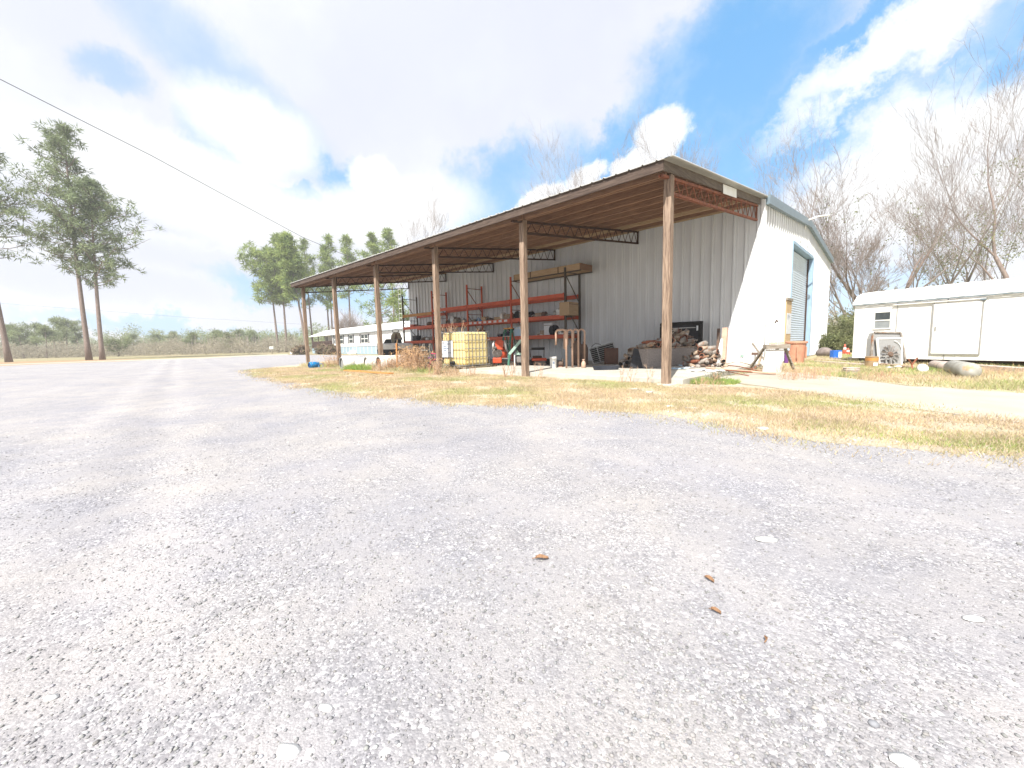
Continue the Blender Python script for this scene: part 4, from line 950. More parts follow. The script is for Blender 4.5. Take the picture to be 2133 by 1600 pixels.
for lvl, nn in ((0, 7), (1, 6), (2, 5), (3, 4), (4, 3), (5, 1)):
    for kk in range(nn):
        for dy in ((0, .28) if lvl < 2 else (.12,)):
            q = PX1+Vector((math.cos(FACE), math.sin(FACE), 0))*(.16*kk+.07*lvl-.1)+Vector((-math.sin(FACE), math.cos(FACE), 0))*(dy+.1)
            PILES.append((Vector((q.x, q.y, FL+.07+.125*lvl)), 'in the loose heap right of the grey crate', 'exhaust parts right of the crate', .95)); wh_.append(min(4, int((kk+.45*lvl)/6*5)))
for k, (p, lab, grp, sc) in enumerate(PILES):
    i = random.choice((0, 1, 2, 3, 4, 5, 3, 5, 1, 6, 7)) if k > 7 else k; src = protos[i]
    o = src if i not in used else copy_tree(src); used.add(i)
    o.location = p+Vector((random.uniform(-.05, .05), random.uniform(-.05, .05), random.uniform(-.02, .02))); o.rotation_euler = (random.uniform(-.5, .5), random.uniform(-.42, .42), FACE+random.choice([0.2, -.3, 1.2, 1.7, 2.2, 2.9, 1.4])+random.uniform(-.3, .3))
    s = sc*random.uniform(.85, 1.15); o.scale = (s, s, s); o['label'] = KD[i]+' '+lab+', '+('left end', 'left of centre', 'middle', 'right of centre', 'right end')[wh_[k]]; o['group'] = grp
# black tailgate leaning on the wall
pL = P(1377, 673, 'y', 6.6); pR = P(1465, 676, 'y', 6.6)
t = thing('black_tailgate', 'black ribbed truck bed panel leaning on the wall behind the muffler heap', 'panel', (pL.x, 6.55, FL))
w_ = pR.x-pL.x; h_ = pL.z-FL
mb = MB(); mb.box((0, 0, 0), (w_, .05, h_)); mb.build('sheet', 'black_plastic', t, bevel=.02)
mb = MB(); mb.box((0, -.05, h_-.12), (w_, 0, h_-.02)); mb.box((w_-.14, -.06, 0), (w_, -.001, h_-.13)); mb.box((0, -.06, 0), (.14, -.001, h_-.13)); mb.build('rim', 'black_rubber', t, bevel=.01)
mb = MB(); mb.box((.2, -.03, h_-.24), (w_-.25, -.001, h_-.21)); mb.build('trim_strip', 'galvanised', t)
MB().box((w_-.2, -.058, h_-.34), (w_-.1, -.051, h_-.16)).build('sticker', 'paper', t)
# dark leaning bits and the two brown channel boards
for px0, py0, px1, py1, wpx, m, lab, cat in ((1497, 685, 1494, 742, 5.5, 'muffler_dark', 'dark brown steel channel leaning at the shed corner', 'steel channel'), (1511, 684, 1506, 748, 11, 'salmon_steel', 'tall brown steel channel leaning in the sun at the shed corner', 'steel channel')):
    b = here(px1, 759.5, FL); d = depth_of(b)
    top = AT(px0, py0, d+.22); mb = MB(); wd = wpx*d/FPX; tp = top-Vector((b.x, b.y, FL))
    e = Vector((math.cos(FACE), math.sin(FACE), 0))
    o_ = MB(); o_.tube([(0, 0, 0), tp], wd*.62, 4); oo = o_.build('steel_channel', m); tag(oo, lab, cat, None, (b.x, b.y, FL))
b = here(1492, 765, FL); t = thing('metal_chute', 'white painted metal fender offcut leaning at the shed corner', 'metal offcut', (b.x, b.y+.2, FL), FACE)
MB().tube([(-.02, 0, .02), (.05, .05, .38), (.1, .1, .62), (.14, .12, .85)], [.09, .07, .06, .03], 8).build('offcut', 'white_paint', t, smooth=True)
# pale scraps on the slab corner
for k, (px, py, sx, sy, lab) in enumerate(((1408, 769, .30, .14, 'pale blue paper sheet at the foot of the first post'), (1432, 767, .22, .12, 'white crumpled sheet in the middle of the slab corner scraps'), (1458, 773, .34, .1, 'white plank offcut along the slab edge'), (1490, 774, .3, .1, 'white flat sheet beside the small green bush'), (1420, 762, .2, .1, 'blue white plastic wrap against the grey crate'))):
    b = here(px, py, FL); mb = MB(); q = []
    for i in range(6):
        for j in range(4): q.append((sx*(i/5-.5)*2*(.9+.1*math.sin(j*2+k)), sy*(j/3-.5)*2, .02+.02*math.sin(i*1.9+j*1.3+k)))
    mb.add(q, [(i*4+j, (i+1)*4+j, (i+1)*4+j+1, i*4+j+1) for i in range(5) for j in range(3)])
    o = mb.build('scrap_sheet', 'sky_blue_plastic' if k in (0, 4) else 'paper'); so = o.modifiers.new('s', 'SOLIDIFY'); so.thickness = .006
    tag(o, lab, 'scrap sheet', None, (b.x, b.y, FL+.005), FACE+.3*k-.4)
# rusty rods, pipes and bits along the foot of the corner
def rod(px0, py0, z0, px1, py1, z1, r, m, lab, grp='rusty rods and pipes lying at the shed corner', bend=0., cat='rod', name='iron_rod'):
    a, b = here(px0, py0, z0), here(px1, py1, z1); mid = (a+b)/2+Vector((0, 0, bend))
    mb = MB(); mb.tube([Vector((0, 0, 0)), (mid-a)*.5+Vector((0, 0, bend*.3)), mid-a, (b-a)*.75+Vector((0, 0, bend*.6)), b-a], r, 8)
    o = mb.build(name, m, smooth=True); tag(o, lab, cat, grp, a); return o
rod(1470, 766, .20, 1616, 779, .03, .030, 'salmon_steel', 'long pale pipe running from the heap to the driveway edge', cat='pipe', name='long_pipe')
rod(1492, 770, .16, 1600, 777, .05, .018, 'rust_iron', 'thin rusty rod just behind the long pale pipe')
rod(1500, 761, .16, 1588, 775, .06, .014, 'rust_iron', 'rusty rod curving over the ground', bend=.05)
rod(1515, 758, .20, 1568, 762, .12, .014, 'muffler_tan', 'tan rod arched up at the wall foot', bend=.09)
rod(1505, 772, .10, 1560, 783, .02, .012, 'rust_iron', 'short rusty rod beside the small green bush')
rod(1520, 765, .12, 1575, 770, .05, .02, 'muffler_tan', 'tan pipe lying across the rusty scrap', cat='pipe', name='pipe_length')
rod(1488, 748, .2, 1508, 768, .14, .02, 'muffler_tan', 'tan pipe slanting down the loose heap', cat='pipe', name='pipe_length')
rod(1540, 768, .05, 1606, 773, .03, .03, 'muffler_tan', 'stout pipe with an open end facing the driveway', cat='pipe', name='pipe_length')
for k in range(14):
    px, py = random.uniform(1500, 1590), random.uniform(766, 777); b = here(px, py, .03)
    o = MB().bar((0, 0, 0), (random.uniform(.1, .35), random.uniform(-.15, .15), random.uniform(0, .05)), .035, .012).build('rust_scrap', 'rust_iron'); tag(o, 'flat rusty scrap strip on the ground by the shed corner', 'scrap strip', 'rusty scrap strips', (b.x, b.y, .03+.006*k), random.uniform(0, 6))
# risers and meter at the corner
b = here(1566, 768, 0); b = P(1566, 760, 'y', 6.4)
t = thing('conduit_riser', 'thin grey conduit with a cross fitting at the shed corner', 'conduit', (.62, 5.75, 0))
MB().tube([(0, 0, 0), (0, 0, 1.38)], .014, 8).build('conduit', 'galvanised', t); MB().tube([(-.12, -.02, .62), (.13, .02, .66)], .016, 8).build('cross_fitting', 'galvanised', t)
t = thing('water_riser', 'white standpipe with a dark tap on top near the shed corner', 'standpipe', (.85, 5.95, 0))
MB().tube([(0, 0, 0), (0, 0, 1.42)], .03, 10).build('pipe', 'white_paint', t); MB().tube([(-.02, 0, 1.42), (.03, 0, 1.52), (.06, -.02, 1.46)], .02, 8).build('tap', 'dark_iron', t)
t = thing('jack_stand', 'small grey iron stand with a forked top by the standpipe', 'stand', (here(1572, 768).x, here(1572, 768).y, 0))
MB().tube([(0, 0, 0), (0, 0, .48)], .022, 8).build('stem', 'galvanised', t); MB().box((-.1, -.04, .44), (.1, .04, .52)).build('fork', 'muffler_dark', t)
for dx in (-.1, .1): MB().bar((dx, 0, 0), (0, 0, .2), .025).build('foot', 'galvanised', t)
t = thing('outlet_cover', 'pale green outlet cover low on the sunlit side wall', 'outlet', (P(1546, 738, 'y', 6.86).x, 6.85, P(1546, 738, 'y', 6.86).z))
MB().box((-.05, 0, -.09), (.05, .03, .09)).build('cover', 'pale_green', t, bevel=.008); MB().box((-.03, -.006, -.02), (.03, 0, .05)).build('socket', 'white_plastic', t)
# crossed timbers
def timber(px0, py0, px1, py1, wpx, m, lab, z0=0., lean=.35, name='timber'):
    b = here(px1, py1, z0); d = depth_of(b); tp = AT(px0, py0, d+lean)-b
    o = MB().bar((0, 0, 0), tp, wpx*d/FPX, .035).build(name, m); tag(o, lab, 'timber', None, b); return o
timber(1567, 715, 1608, 772, 5.5, 'grey_wood', 'weathered grey timber leaning left against the whitewashed board')
timber(1587, 736, 1577, 768, 4, 'muffler_tan', 'short brown timber leaning right below the grey one', lean=.15)
# trestle with flaking white board
b = here(1608, 776, 0); d = depth_of(b); w = d/FPX
t = thing('trestle', 'trestle of weathered timber with a flaking white board across its front', 'trestle', (b.x, b.y, 0), FACE)
mb = MB(); mb.prism([(-20*w, 0), (19*w, -.01), (24*w, 47*w), (-14*w, 48*w)], 0, .03, Matrix(((1, 0, 0, 0), (0, 0, 1, 0), (0, 1, 0, .0), (0, 0, 0, 1)))); mb.build('white_board', 'flaking_white', t)
mb = MB(); mb.box((-16*w, -.05, 49*w), (34*w, .12, 58*w)); mb.build('top_beam', 'grey_wood', t, bevel=.008)
mb = MB(); mb.bar((30*w, .1, 50*w), (55*w, .15, 0), .085, .04); mb.build('leg', 'grey_wood', t)
mb = MB(); mb.bar((26*w, .35, 50*w), (36*w, .8, 0), .085, .04); mb.build('leg', 'grey_wood', t)
mb = MB(); mb.bar((-10*w, .2, 50*w), (-20*w, .7, 0), .085, .04); mb.build('leg', 'grey_wood', t)
mb = MB()
for k in range(9): mb.tube([(random.uniform(-10*w, 26*w), .0, 59*w), (random.uniform(-10*w, 26*w), .08, 60*w+.03), (random.uniform(-10*w, 26*w), .02, 59.5*w)], .008, 5)
mb.build('dead_twigs', 'dead_stalk', t, kind='stuff')
b = here(1638, 770, 0); t = thing('clamp_stand', 'small blue and purple clamp hung on the end of the trestle', 'clamp', (b.x, b.y, 0), FACE)
MB().box((-.05, 0, .2), (.05, .06, .62)).build('clamp_body', 'purple_paint', t, bevel=.01); MB().box((-.06, -.02, .58), (.06, .05, .70)).build('clamp_head', 'sky_blue_plastic', t, bevel=.01)
# salmon bin
b = here(1657, 757, 0); d = depth_of(b); w = d/FPX
t = thing('orange_bin', 'faded orange plastic bin with a wide rim before the roll up door', 'bin', (b.x, b.y, 0), FACE)
mb = MB(); r0, r1, h = 14*w, 18*w, 46*w; mb.lathe([(r0, 0), (r1*.96, h*.82), (r1*.98, h*.9), (r1*1.1, h*.91), (r1*1.1, h*.98), (r1*.98, h), (r1*.9, h*.97), (r0*.9, .03)], 26, cap=False); mb.lathe([(0, .02), (r0, .02)], 26, cap=False)
mb.build('bin_body', 'bin_orange', t, smooth=False)
for dx in (-1, 1): MB().box((dx*r1*.5-.02, -r1*.98, .2), (dx*r1*.5+.02, -r1*.86, h*.75)).build('rib', 'bin_orange', t)
# rock / concrete mass at the far corner of the building
b = here(1705, 744); V, F = rock_template(41); d = depth_of(b); w = d/FPX
o = rawmesh('grey_boulder', V*np.array([17*w, .5, 21*w])+np.array([0, 0, 10*w]), F, 'rock_grey'); tag(o, 'rough grey brown boulder at the far corner of the building', 'boulder', None, (b.x+.2, b.y, 0), FACE)
sd = o.modifiers.new('sub', 'SUBSURF'); sd.levels = sd.render_levels = 2
# ------------------------------------------------------------------ shelf goods
def shelf_item(px, z, kind, w_, h_, d_, m, lab, cat, rz_=0., y=None, m2=None):
    w_ *= 1.15; h_ *= 1.35; p = P(px, 650, 'y', y or RF+.1); x = p.x; z = z+.014; loc = (x, y or RF+.1, z)
    if kind == 'box':
        t = thing('cardboard_box' if cat == 'box' else cat.replace(' ', '_'), lab, cat, loc, rz_); MB().box((-w_/2, 0, 0), (w_/2, d_, h_)).build('carton', m, t, bevel=.006)
        MB().box((-w_/2+.01, -.003, h_*.82), (w_/2-.01, .0, h_*.86)).build('lid_seam', m2 or 'muffler_dark', t)
    elif kind == 'motor':
        t = thing('electric_motor', lab, cat, loc, rz_); MB().lathe([(0, -w_/2), (h_*.4, -w_/2), (h_*.5, -w_/2+.03), (h_*.5, w_/2-.03), (h_*.4, w_/2), (0, w_/2)], 16, c=(0, d_/2, h_/2), axis='x').build('casing', m, t)
        MB().lathe([(0, 0), (.02, 0), (.02, .07), (0, .07)], 8, c=(w_/2, d_/2, h_/2), axis='x').build('shaft', 'galvanised', t); MB().box((-w_*.3, .0, 0), (w_*.3, d_, .02)).build('foot', 'dark_iron', t)
    elif kind == 'heap':
        t = thing('parts_heap' if cat == 'parts' else cat.replace(' ', '_'), lab, cat, loc, rz_); V, F = rock_template(int(px)); rawmesh('casting', V*np.array([w_/2, d_/2, h_*.6])+np.array([0, d_/2, h_*.36]), F, m, t)
        V, F = rock_template(int(px)+1); rawmesh('bracket', V*np.array([w_/4, d_/4, h_*.5])+np.array([w_*.35, .02, h_*.3]), F, m2 or m, t)
        MB().tube([(-w_*.4, 0, .03), (0, -.02, h_*.9), (w_*.5, .1, .05)], .018, 6).build('bar', m2 or 'galvanised', t)
    elif kind == 'wheel':
        t = thing('cart_wheel', lab, cat, loc, rz_); o = MB().lathe([(h_*.22, -.04), (h_*.44, -.05), (h_*.5, -.02), (h_*.5, .02), (h_*.44, .05), (h_*.22, .04)], 22, c=(0, .05, h_/2), axis='y').build('tyre', 'black_rubber', t)
        MB().lathe([(0, -.03), (h_*.23, -.03), (h_*.23, .03), (0, .03)], 14, c=(0, .05, h_/2), axis='y').build('rim', 'galvanised', o)
    elif kind == 'tube':
        t = thing(cat.replace(' ', '_'), lab, cat, loc, rz_); MB().lathe([(h_*.5, 0), (h_*.5, d_)], 18, cap=False, c=(0, 0, h_/2), axis='y').build('tube', m, t); MB().lathe([(0, .01), (h_*.49, .01)], 18, cap=False, c=(0, 0, h_/2), axis='y').build('end', m2 or 'alu', t)
    return t
Z2, Z1, Z3 = 2.12, 1.27, 3.03
shelf_item(1195, Z2, 'box', .62, .42, .5, 'pale_wood', 'large tan carton with dark print on the middle shelf at the rack end', 'box', R(90), y=5.95)
shelf_item(1163, Z2, 'tube', .3, .27, .5, 'alu', 'wide metal drum lying on its side on the middle shelf near the rack end', 'drum')
shelf_item(1171, Z2+.26, 'heap', .5, .2, .4, 'muffler_dark', 'dark crumpled parts piled on top of the metal drum', 'parts')
shelf_item(1143, Z2, 'heap', .55, .09, .35, 'boat_white', 'flat cream coloured part on the middle shelf beside the metal drum', 'parts')
shelf_item(1121, Z2, 'box', .36, .17, .3, 'muffler_tan', 'small tan box with a dark lid on the middle shelf right of the second post', 'box')
shelf_item(1131, Z2, 'motor', .2, .2, .2, 'muffler_dark', 'small dark motor beside the small tan box', 'motor')
shelf_item(1110, Z2, 'heap', .3, .12, .3, 'muffler_tan', 'brown castings on the middle shelf just right of the second post', 'parts')
shelf_item(1076, Z2, 'wheel', .3, .30, .1, '', 'black wheel with a metal hub standing on the middle shelf left of the second post', 'wheel')
shelf_item(1087, Z2, 'box', .34, .25, .3, 'muffler_grey', 'grey box on the middle shelf behind the second post', 'box')
shelf_item(1054, Z2, 'box', .42, .22, .35, 'muffler_tan', 'open brown carton on the middle shelf above the price stickers', 'box')
shelf_item(1036, Z2, 'box', .46, .15, .35, 'pale_wood', 'flat pale carton next to the open brown carton', 'box')
shelf_item(1016, Z2, 'heap', .4, .24, .35, 'muffler_dark', 'dark metal bracket with legs on the middle shelf', 'parts')
shelf_item(996, Z2, 'heap', .42, .2, .35, 'sky_blue_plastic', 'blue and white crate of parts on the middle shelf behind the bare twigs', 'parts', m2='barrel_blue')
shelf_item(962, Z2, 'heap', .4, .3, .3, 'galvanised', 'pale metal parts on the middle shelf left of the bare twigs', 'parts')
shelf_item(948, Z2, 'motor', .3, .28, .25, 'muffler_grey', 'grey motor on the middle shelf near the third post', 'motor')
shelf_item(930, Z2, 'heap', .5, .3, .3, 'muffler_dark', 'dark jumbled parts on the middle shelf just right of the third post', 'parts')
shelf_item(868, Z2, 'heap', .9, .12, .4, 'machine_orange', 'orange cut metal pieces on the middle shelf of the last bay', 'parts', m2='muffler_dark')
shelf_item(1160, Z1, 'heap', .6, .2, .4, 'muffler_dark', 'dark greasy parts on the bottom shelf behind the bent pipes', 'parts', m2='white_plastic')
t = shelf_item(1141, Z1, 'box', .42, .42, .02, 'paper', 'white sheet with dense grey print propped on the bottom shelf', 'notice board')
shelf_item(1150, Z1, 'motor', .25, .36, .25, 'black_plastic', 'black machine part standing beside the white printed sheet', 'motor')
shelf_item(1166, Z1, 'tube', .3, .16, .3, 'boat_white', 'white drum cover lying on the bottom shelf', 'drum cover')
shelf_item(1121, Z1, 'heap', .4, .14, .3, 'muffler_tan', 'small brown parts on the bottom shelf right of the second post', 'parts', m2='boat_white')
shelf_item(1052, Z1, 'heap', .75, .34, .45, 'purple_paint', 'dark blue tarp bundle on the bottom shelf above the orange machine', 'tarp bundle', m2='tarp_black')
shelf_item(1037, Z1, 'heap', .4, .2, .4, 'tarp_black', 'black bundle beside the dark blue tarp on the bottom shelf', 'tarp bundle')
shelf_item(1079, Z1, 'box', .5, .36, .3, 'sky_blue_plastic', 'blue and white striped bin on the bottom shelf above the green chute', 'bin', m2='white_plastic')
shelf_item(1079, Z1+.38, 'heap', .4, .12, .3, 'muffler_dark', 'grey lid and cord on top of the striped bin', 'lid', m2='white_plastic')
shelf_item(996, Z1, 'motor', .35, .35, .3, 'rust_iron', 'rusty red motor on the bottom shelf behind the yellow tote', 'motor')
shelf_item(880, 1.22, 'heap', .9, .3, .4, 'muffler_dark', 'dark scrap metal heap on the bottom shelf of the last bay', 'parts', m2='galvanised')
shelf_item(861, 1.22, 'box', .4, .28, .35, 'black_plastic', 'black box on the bottom shelf by the rack end upright', 'box')
for px, z, kd, ww, hh, dd, m, lab, ct in ((1155, Z2, 'motor', .16, .2, .2, 'galvanised', 'pale metal canister in front of the metal drum on the middle shelf', 'canister'), (1128, Z1, 'box', .2, .2, .2, 'muffler_tan', 'small brown carton left of the white printed sheet', 'box'),
        (1104, Z2, 'motor', .2, .24, .2, 'black_plastic', 'black canister just right of the second post on the middle shelf', 'canister'), (1046, Z2, 'motor', .14, .3, .15, 'boat_white', 'cream canister between the two cartons over the price stickers', 'canister'),
        (1006, Z2, 'box', .3, .2, .25, 'pale_wood', 'pale little carton left of the dark bracket on the middle shelf', 'box'), (983, Z2, 'heap', .35, .22, .3, 'muffler_tan', 'brown parts against the rack upright behind the bare twigs', 'parts'),
        (940, Z2, 'box', .3, .32, .25, 'galvanised', 'upright metal case near the third post on the middle shelf', 'case'), (975, Z1, 'heap', .5, .26, .3, 'rust_iron', 'rusty castings on the bottom shelf above the yellow tote', 'parts'),
        (950, Z1, 'box', .4, .3, .3, 'muffler_grey', 'grey crate on the bottom shelf right of the third post', 'crate'), (892, Z2, 'motor', .4, .2, .25, 'muffler_dark', 'dark cylinder on the middle shelf just left of the third post', 'cylinder'),
        (856, Z2, 'box', .35, .14, .3, 'machine_orange', 'flat orange box at the far end of the middle shelf', 'box'), (895, 1.22, 'heap', .5, .34, .3, 'muffler_grey', 'grey scrap leaning up beside the third post on the bottom shelf', 'parts'),
        (1172, Z1, 'heap', .35, .3, .3, 'muffler_tan', 'tan casting at the rack end on the bottom shelf', 'parts'), (1060, Z1+.3, 'heap', .4, .2, .3, 'black_rubber', 'black boot shaped bundle on top of the dark blue tarp', 'bundle')):
    shelf_item(px, z, kd, ww, hh, dd, m, lab, ct)
# long timber beam across the rack top
t = thing('timber_box_beam', 'long pale timber box beam lying across the top of the rack', 'timber beam', (-9.95, 5.72, 3.99))
MB().box((0, 0, 0), (3.75, .05, .26)).build('side_plank', 'pale_wood', t, bevel=.004); MB().box((0, .85, 0), (3.75, .90, .26)).build('side_plank', 'pale_wood', t, bevel=.004)
MB().box((3.75, 0, 0), (3.79, .90, .26)).build('end_plank', 'rafter_wood', t); MB().box((-.04, 0, 0), (0, .90, .26)).build('end_plank', 'rafter_wood', t)
for x in (1.0, 2.6): MB().box((x, -.004, -.0), (x+.05, .0, .26)).build('strap', 'dark_iron', t)
mb = MB(); mb.box((-.1, .0, -.05), (3.8, .06, -.004)); mb.box((-.1, .84, -.05), (3.8, .9, -.004)); mb.build('bearer', 'rack_green', t)
# ------------------------------------------------------------------ left end under and beyond the lean-to
b = here(654, 767)
t = thing('blue_drum', 'bright blue plastic drum lying on its side by the last post', 'drum', (b.x, b.y, 0), FACE); d = depth_of(b); w = d/FPX
MB().lathe([(5*w, -10*w), (6.6*w, -8*w), (6.9*w, 0), (6.6*w, 9*w), (5.2*w, 11*w)], 22, cap=False, c=(0, 0, 6.6*w), axis='x').build('drum_shell', 'barrel_blue', t, smooth=True)
MB().lathe([(0, -9.0*w), (5.1*w, -9.0*w)], 22, cap=False, c=(0, 0, 6.6*w), axis='x').build('drum_head', 'barrel_blue_dark', t); MB().lathe([(0, 10*w), (5.4*w, 10*w)], 22, cap=False, c=(0, 0, 6.6*w), axis='x').build('drum_base', 'barrel_blue', t)
t.rotation_euler[2] = FACE+1.0
t = thing('hose_reel', 'small blue hose coil beside the blue drum', 'hose', (b.x+.35*_rt[0], b.y+.35*_rt[1], 0), FACE)
MB().tube([(.1*math.cos(a)*(1+a*.01), .03*math.sin(3*a), .11+.1*math.sin(a)) for a in np.linspace(0, 12, 40)], .016, 6).build('coil', 'barrel_blue', t, smooth=True)
a, b = here(721, 774), here(815, 781)
o = MB().bar((0, 0, .05), (b-a)+Vector((0, 0, .05)), .20, .04).build('orange_board', 'board_orange'); tag(o, 'long orange brown board lying in the dry grass', 'board', None, a)
# white drums on their sides
for k, (px, py, r_px, L_, lab) in enumerate(((712, 770, 13.5, .7, 'white drum on its side with a see through end, nearest the fifth post'), (737, 769, 12, .9, 'white drum on its side, second along the row from the fifth post'),
        (763, 769, 13.5, .9, 'white drum on its side with a grey rim, third in the row'), (789, 770, 14.5, 1.2, 'white drum on its side with a rusty opening behind the fourth post'))):
    b = here(px, py); d = depth_of(b); w = d/FPX; r = r_px*w
    t = thing('white_drum', lab, 'drum', (b.x, b.y, 0), FACE-R(50), 'white drums lying in a row')
    MB().lathe([(r*.9, 0), (r, .03), (r, L_-.03), (r*.9, L_)], 26, cap=False, c=(0, 0, r), axis='y').build('drum_shell', 'white_plastic', t, smooth=True)
    MB().lathe([(r*.78, -.012), (r*.94, -.012), (r*.94, .0), (r*.78, .0)], 26, cap=False, c=(0, 0, r), axis='y').build('rim', 'galvanised', t)
    MB().lathe([(0, .05), (r*.9, .05)], 26, cap=False, c=(0, 0, r), axis='y').build('head', 'core_grey' if k == 0 else ('rust_iron' if k == 3 else 'boat_white'), t)
    if k == 3: MB().lathe([(0, .03), (r*.4, .03)], 20, cap=False, c=(0, 0, r*.8), axis='y').build('opening', 'hollow_shade', t)
# boat with black hull
b = here(826, 752); d = 27.; b = G(826, d); w = d/FPX
t = thing('small_boat', 'small motor boat with a white deck and black hull parked past the lean-to', 'boat', (b.x, b.y, 0), FACE)
def loft(secs):
    n = len(secs[0]); mb = MB(); V = [p for s in secs for p in s]
    mb.add(V, [(i*n+j, (i+1)*n+j, (i+1)*n+j+1, i*n+j+1) for i in range(len(secs)-1) for j in range(n-1)]+[tuple(range(n)), tuple((len(secs)-1)*n+i for i in reversed(range(n)))]); return mb
hz = 25*w
secs = []
for i in range(9):
    u = i/8; x = (-30+64*u)*w*1.25; hw = .85*min(1, .12+1.5*u)**.7; zb = .12+.28*(1-u)**2; secs.append([(x, -hw, hz), (x, -hw*.8, zb+.12), (x, 0, zb), (x, hw*.8, zb+.12), (x, hw, hz)])
loft(secs).build('hull', 'tarp_black', t)
secs = [[(x, -hw*1.03, z-.02), (x, -hw*1.02, z+9*w), (x, -hw*.7, z+12*w), (x, hw*.7, z+12*w), (x, hw*1.02, z+9*w), (x, hw*1.03, z-.02)] for (x, hw, z) in [((-30+64*i/8)*w*1.25, .85*min(1, .12+1.5*i/8)**.7, hz+.005) for i in range(9)]]
loft(secs).build('deck', 'boat_white', t, bevel=.02)
for x0 in (-20, 0):
    mb = MB(); z0 = hz+12*w; mb.add([((x0)*w, -.5, z0), ((x0+17)*w, -.5, z0), ((x0+14)*w, -.3, z0+8*w), ((x0+3)*w, -.3, z0+8*w)], [(0, 1, 2, 3)]); o = mb.build('windshield', 'glass_dark', t); so = o.modifiers.new('s', 'SOLIDIFY'); so.thickness = .015
    MB().tube([((x0)*w, -.5, z0), ((x0+3)*w, -.3, z0+8*w), ((x0+14)*w, -.3, z0+8*w), ((x0+17)*w, -.5, z0)], .018, 6).build('windshield_frame', 'galvanised', o)
MB().prism([(-11, 14), (8, 14), (13, 22), (9, 34), (4, 36), (-3, 36), (-9, 30)], -.1, .1, Matrix(((w*1.0, 0, 0, .0), (0, 0, 1, .1), (0, w*1.0, 0, hz-.05), (0, 0, 0, 1)))).build('covered_seat', 'canvas_beige', t, bevel=.03)
MB().tube([(7*w*math.cos(a)+1*w, .0, hz+37*w+3*w*math.sin(a)) for a in np.linspace(0, 6.28, 17)], .03, 6).build('hoop', 'galvanised', t)
MB().prism([(-3, 22), (4, 22), (2, 33), (0, 33)], -.13, -.10, Matrix(((w, 0, 0, .03), (0, 0, 1, .1), (0, w, 0, hz-.05), (0, 0, 0, 1)))).build('seat_flap', 'muffler_dark', t)
for x in (-14, 18): MB().box((x*w, -.4, 0), ((x+4)*w, .4, .3)).build('cradle', 'grey_wood', t)
# white folding ladder and small pink bicycle
t = thing('white_ladder', 'white aluminium folding ladder standing in the weeds by the third post', 'ladder', (G(889, 17.3).x, G(889, 17.3).y, 0), FACE)
for s in (-1, 1):
    MB().bar((-.28*s-.12, .15, 0), (-.13*s+.02, 0, 1.05), .05, .025).build('side_rail', 'alu', t); MB().bar((.28*s+.14, .35, 0), (.13*s+.06, 0, 1.05), .04, .02).build('rear_leg', 'alu', t)
for k in range(3): MB().box((-.34+.06*k, -.02+.1*(2-k)/2, .25+.26*k), (.14-.02*k, .06+.1*(2-k)/2, .275+.26*k)).build('rung', 'alu', t)
b = G(902, 15.3)
t = thing('pink_bicycle', 'small pink and purple child bicycle leaning by the third post', 'bicycle', (b.x, b.y, 0), FACE+1.1)
for x in (-.24, .26):
    o = MB().tube([(x+.17*math.cos(a), 0, .18+.17*math.sin(a)) for a in np.linspace(0, 2*math.pi, 19)], .018, 6).build('wheel', 'black_rubber', t, smooth=True)
    mb = MB()
    for a in np.linspace(0, math.pi, 5)[:-1]: mb.tube([(x-.15*math.cos(a), 0, .18-.15*math.sin(a)), (x+.15*math.cos(a), 0, .18+.15*math.sin(a))], .006, 4)
    mb.build('spokes', 'pink_paint', o)
MB().tube([(-.24, 0, .18), (-.1, 0, .42), (.2, 0, .46), (.26, 0, .18)], .02, 7).build('frame', 'pink_paint', t, smooth=True); MB().tube([(-.1, 0, .42), (.0, 0, .2), (.2, 0, .46)], .018, 7).build('down_tube', 'purple_paint', t)
MB().tube([(.2, 0, .45), (.18, 0, .66)], .014, 6).build('fork_stem', 'purple_paint', t); MB().tube([(.14, -.17, .68), (.18, 0, .66), (.14, .17, .68)], .014, 6).build('handlebar', 'pink_paint', t); MB().box((-.2, -.05, .50), (-.04, .05, .54)).build('saddle', 'purple_paint', t, bevel=.015); MB().tube([(-.1, 0, .42), (-.12, 0, .5)], .014, 6).build('seat_post', 'galvanised', t)
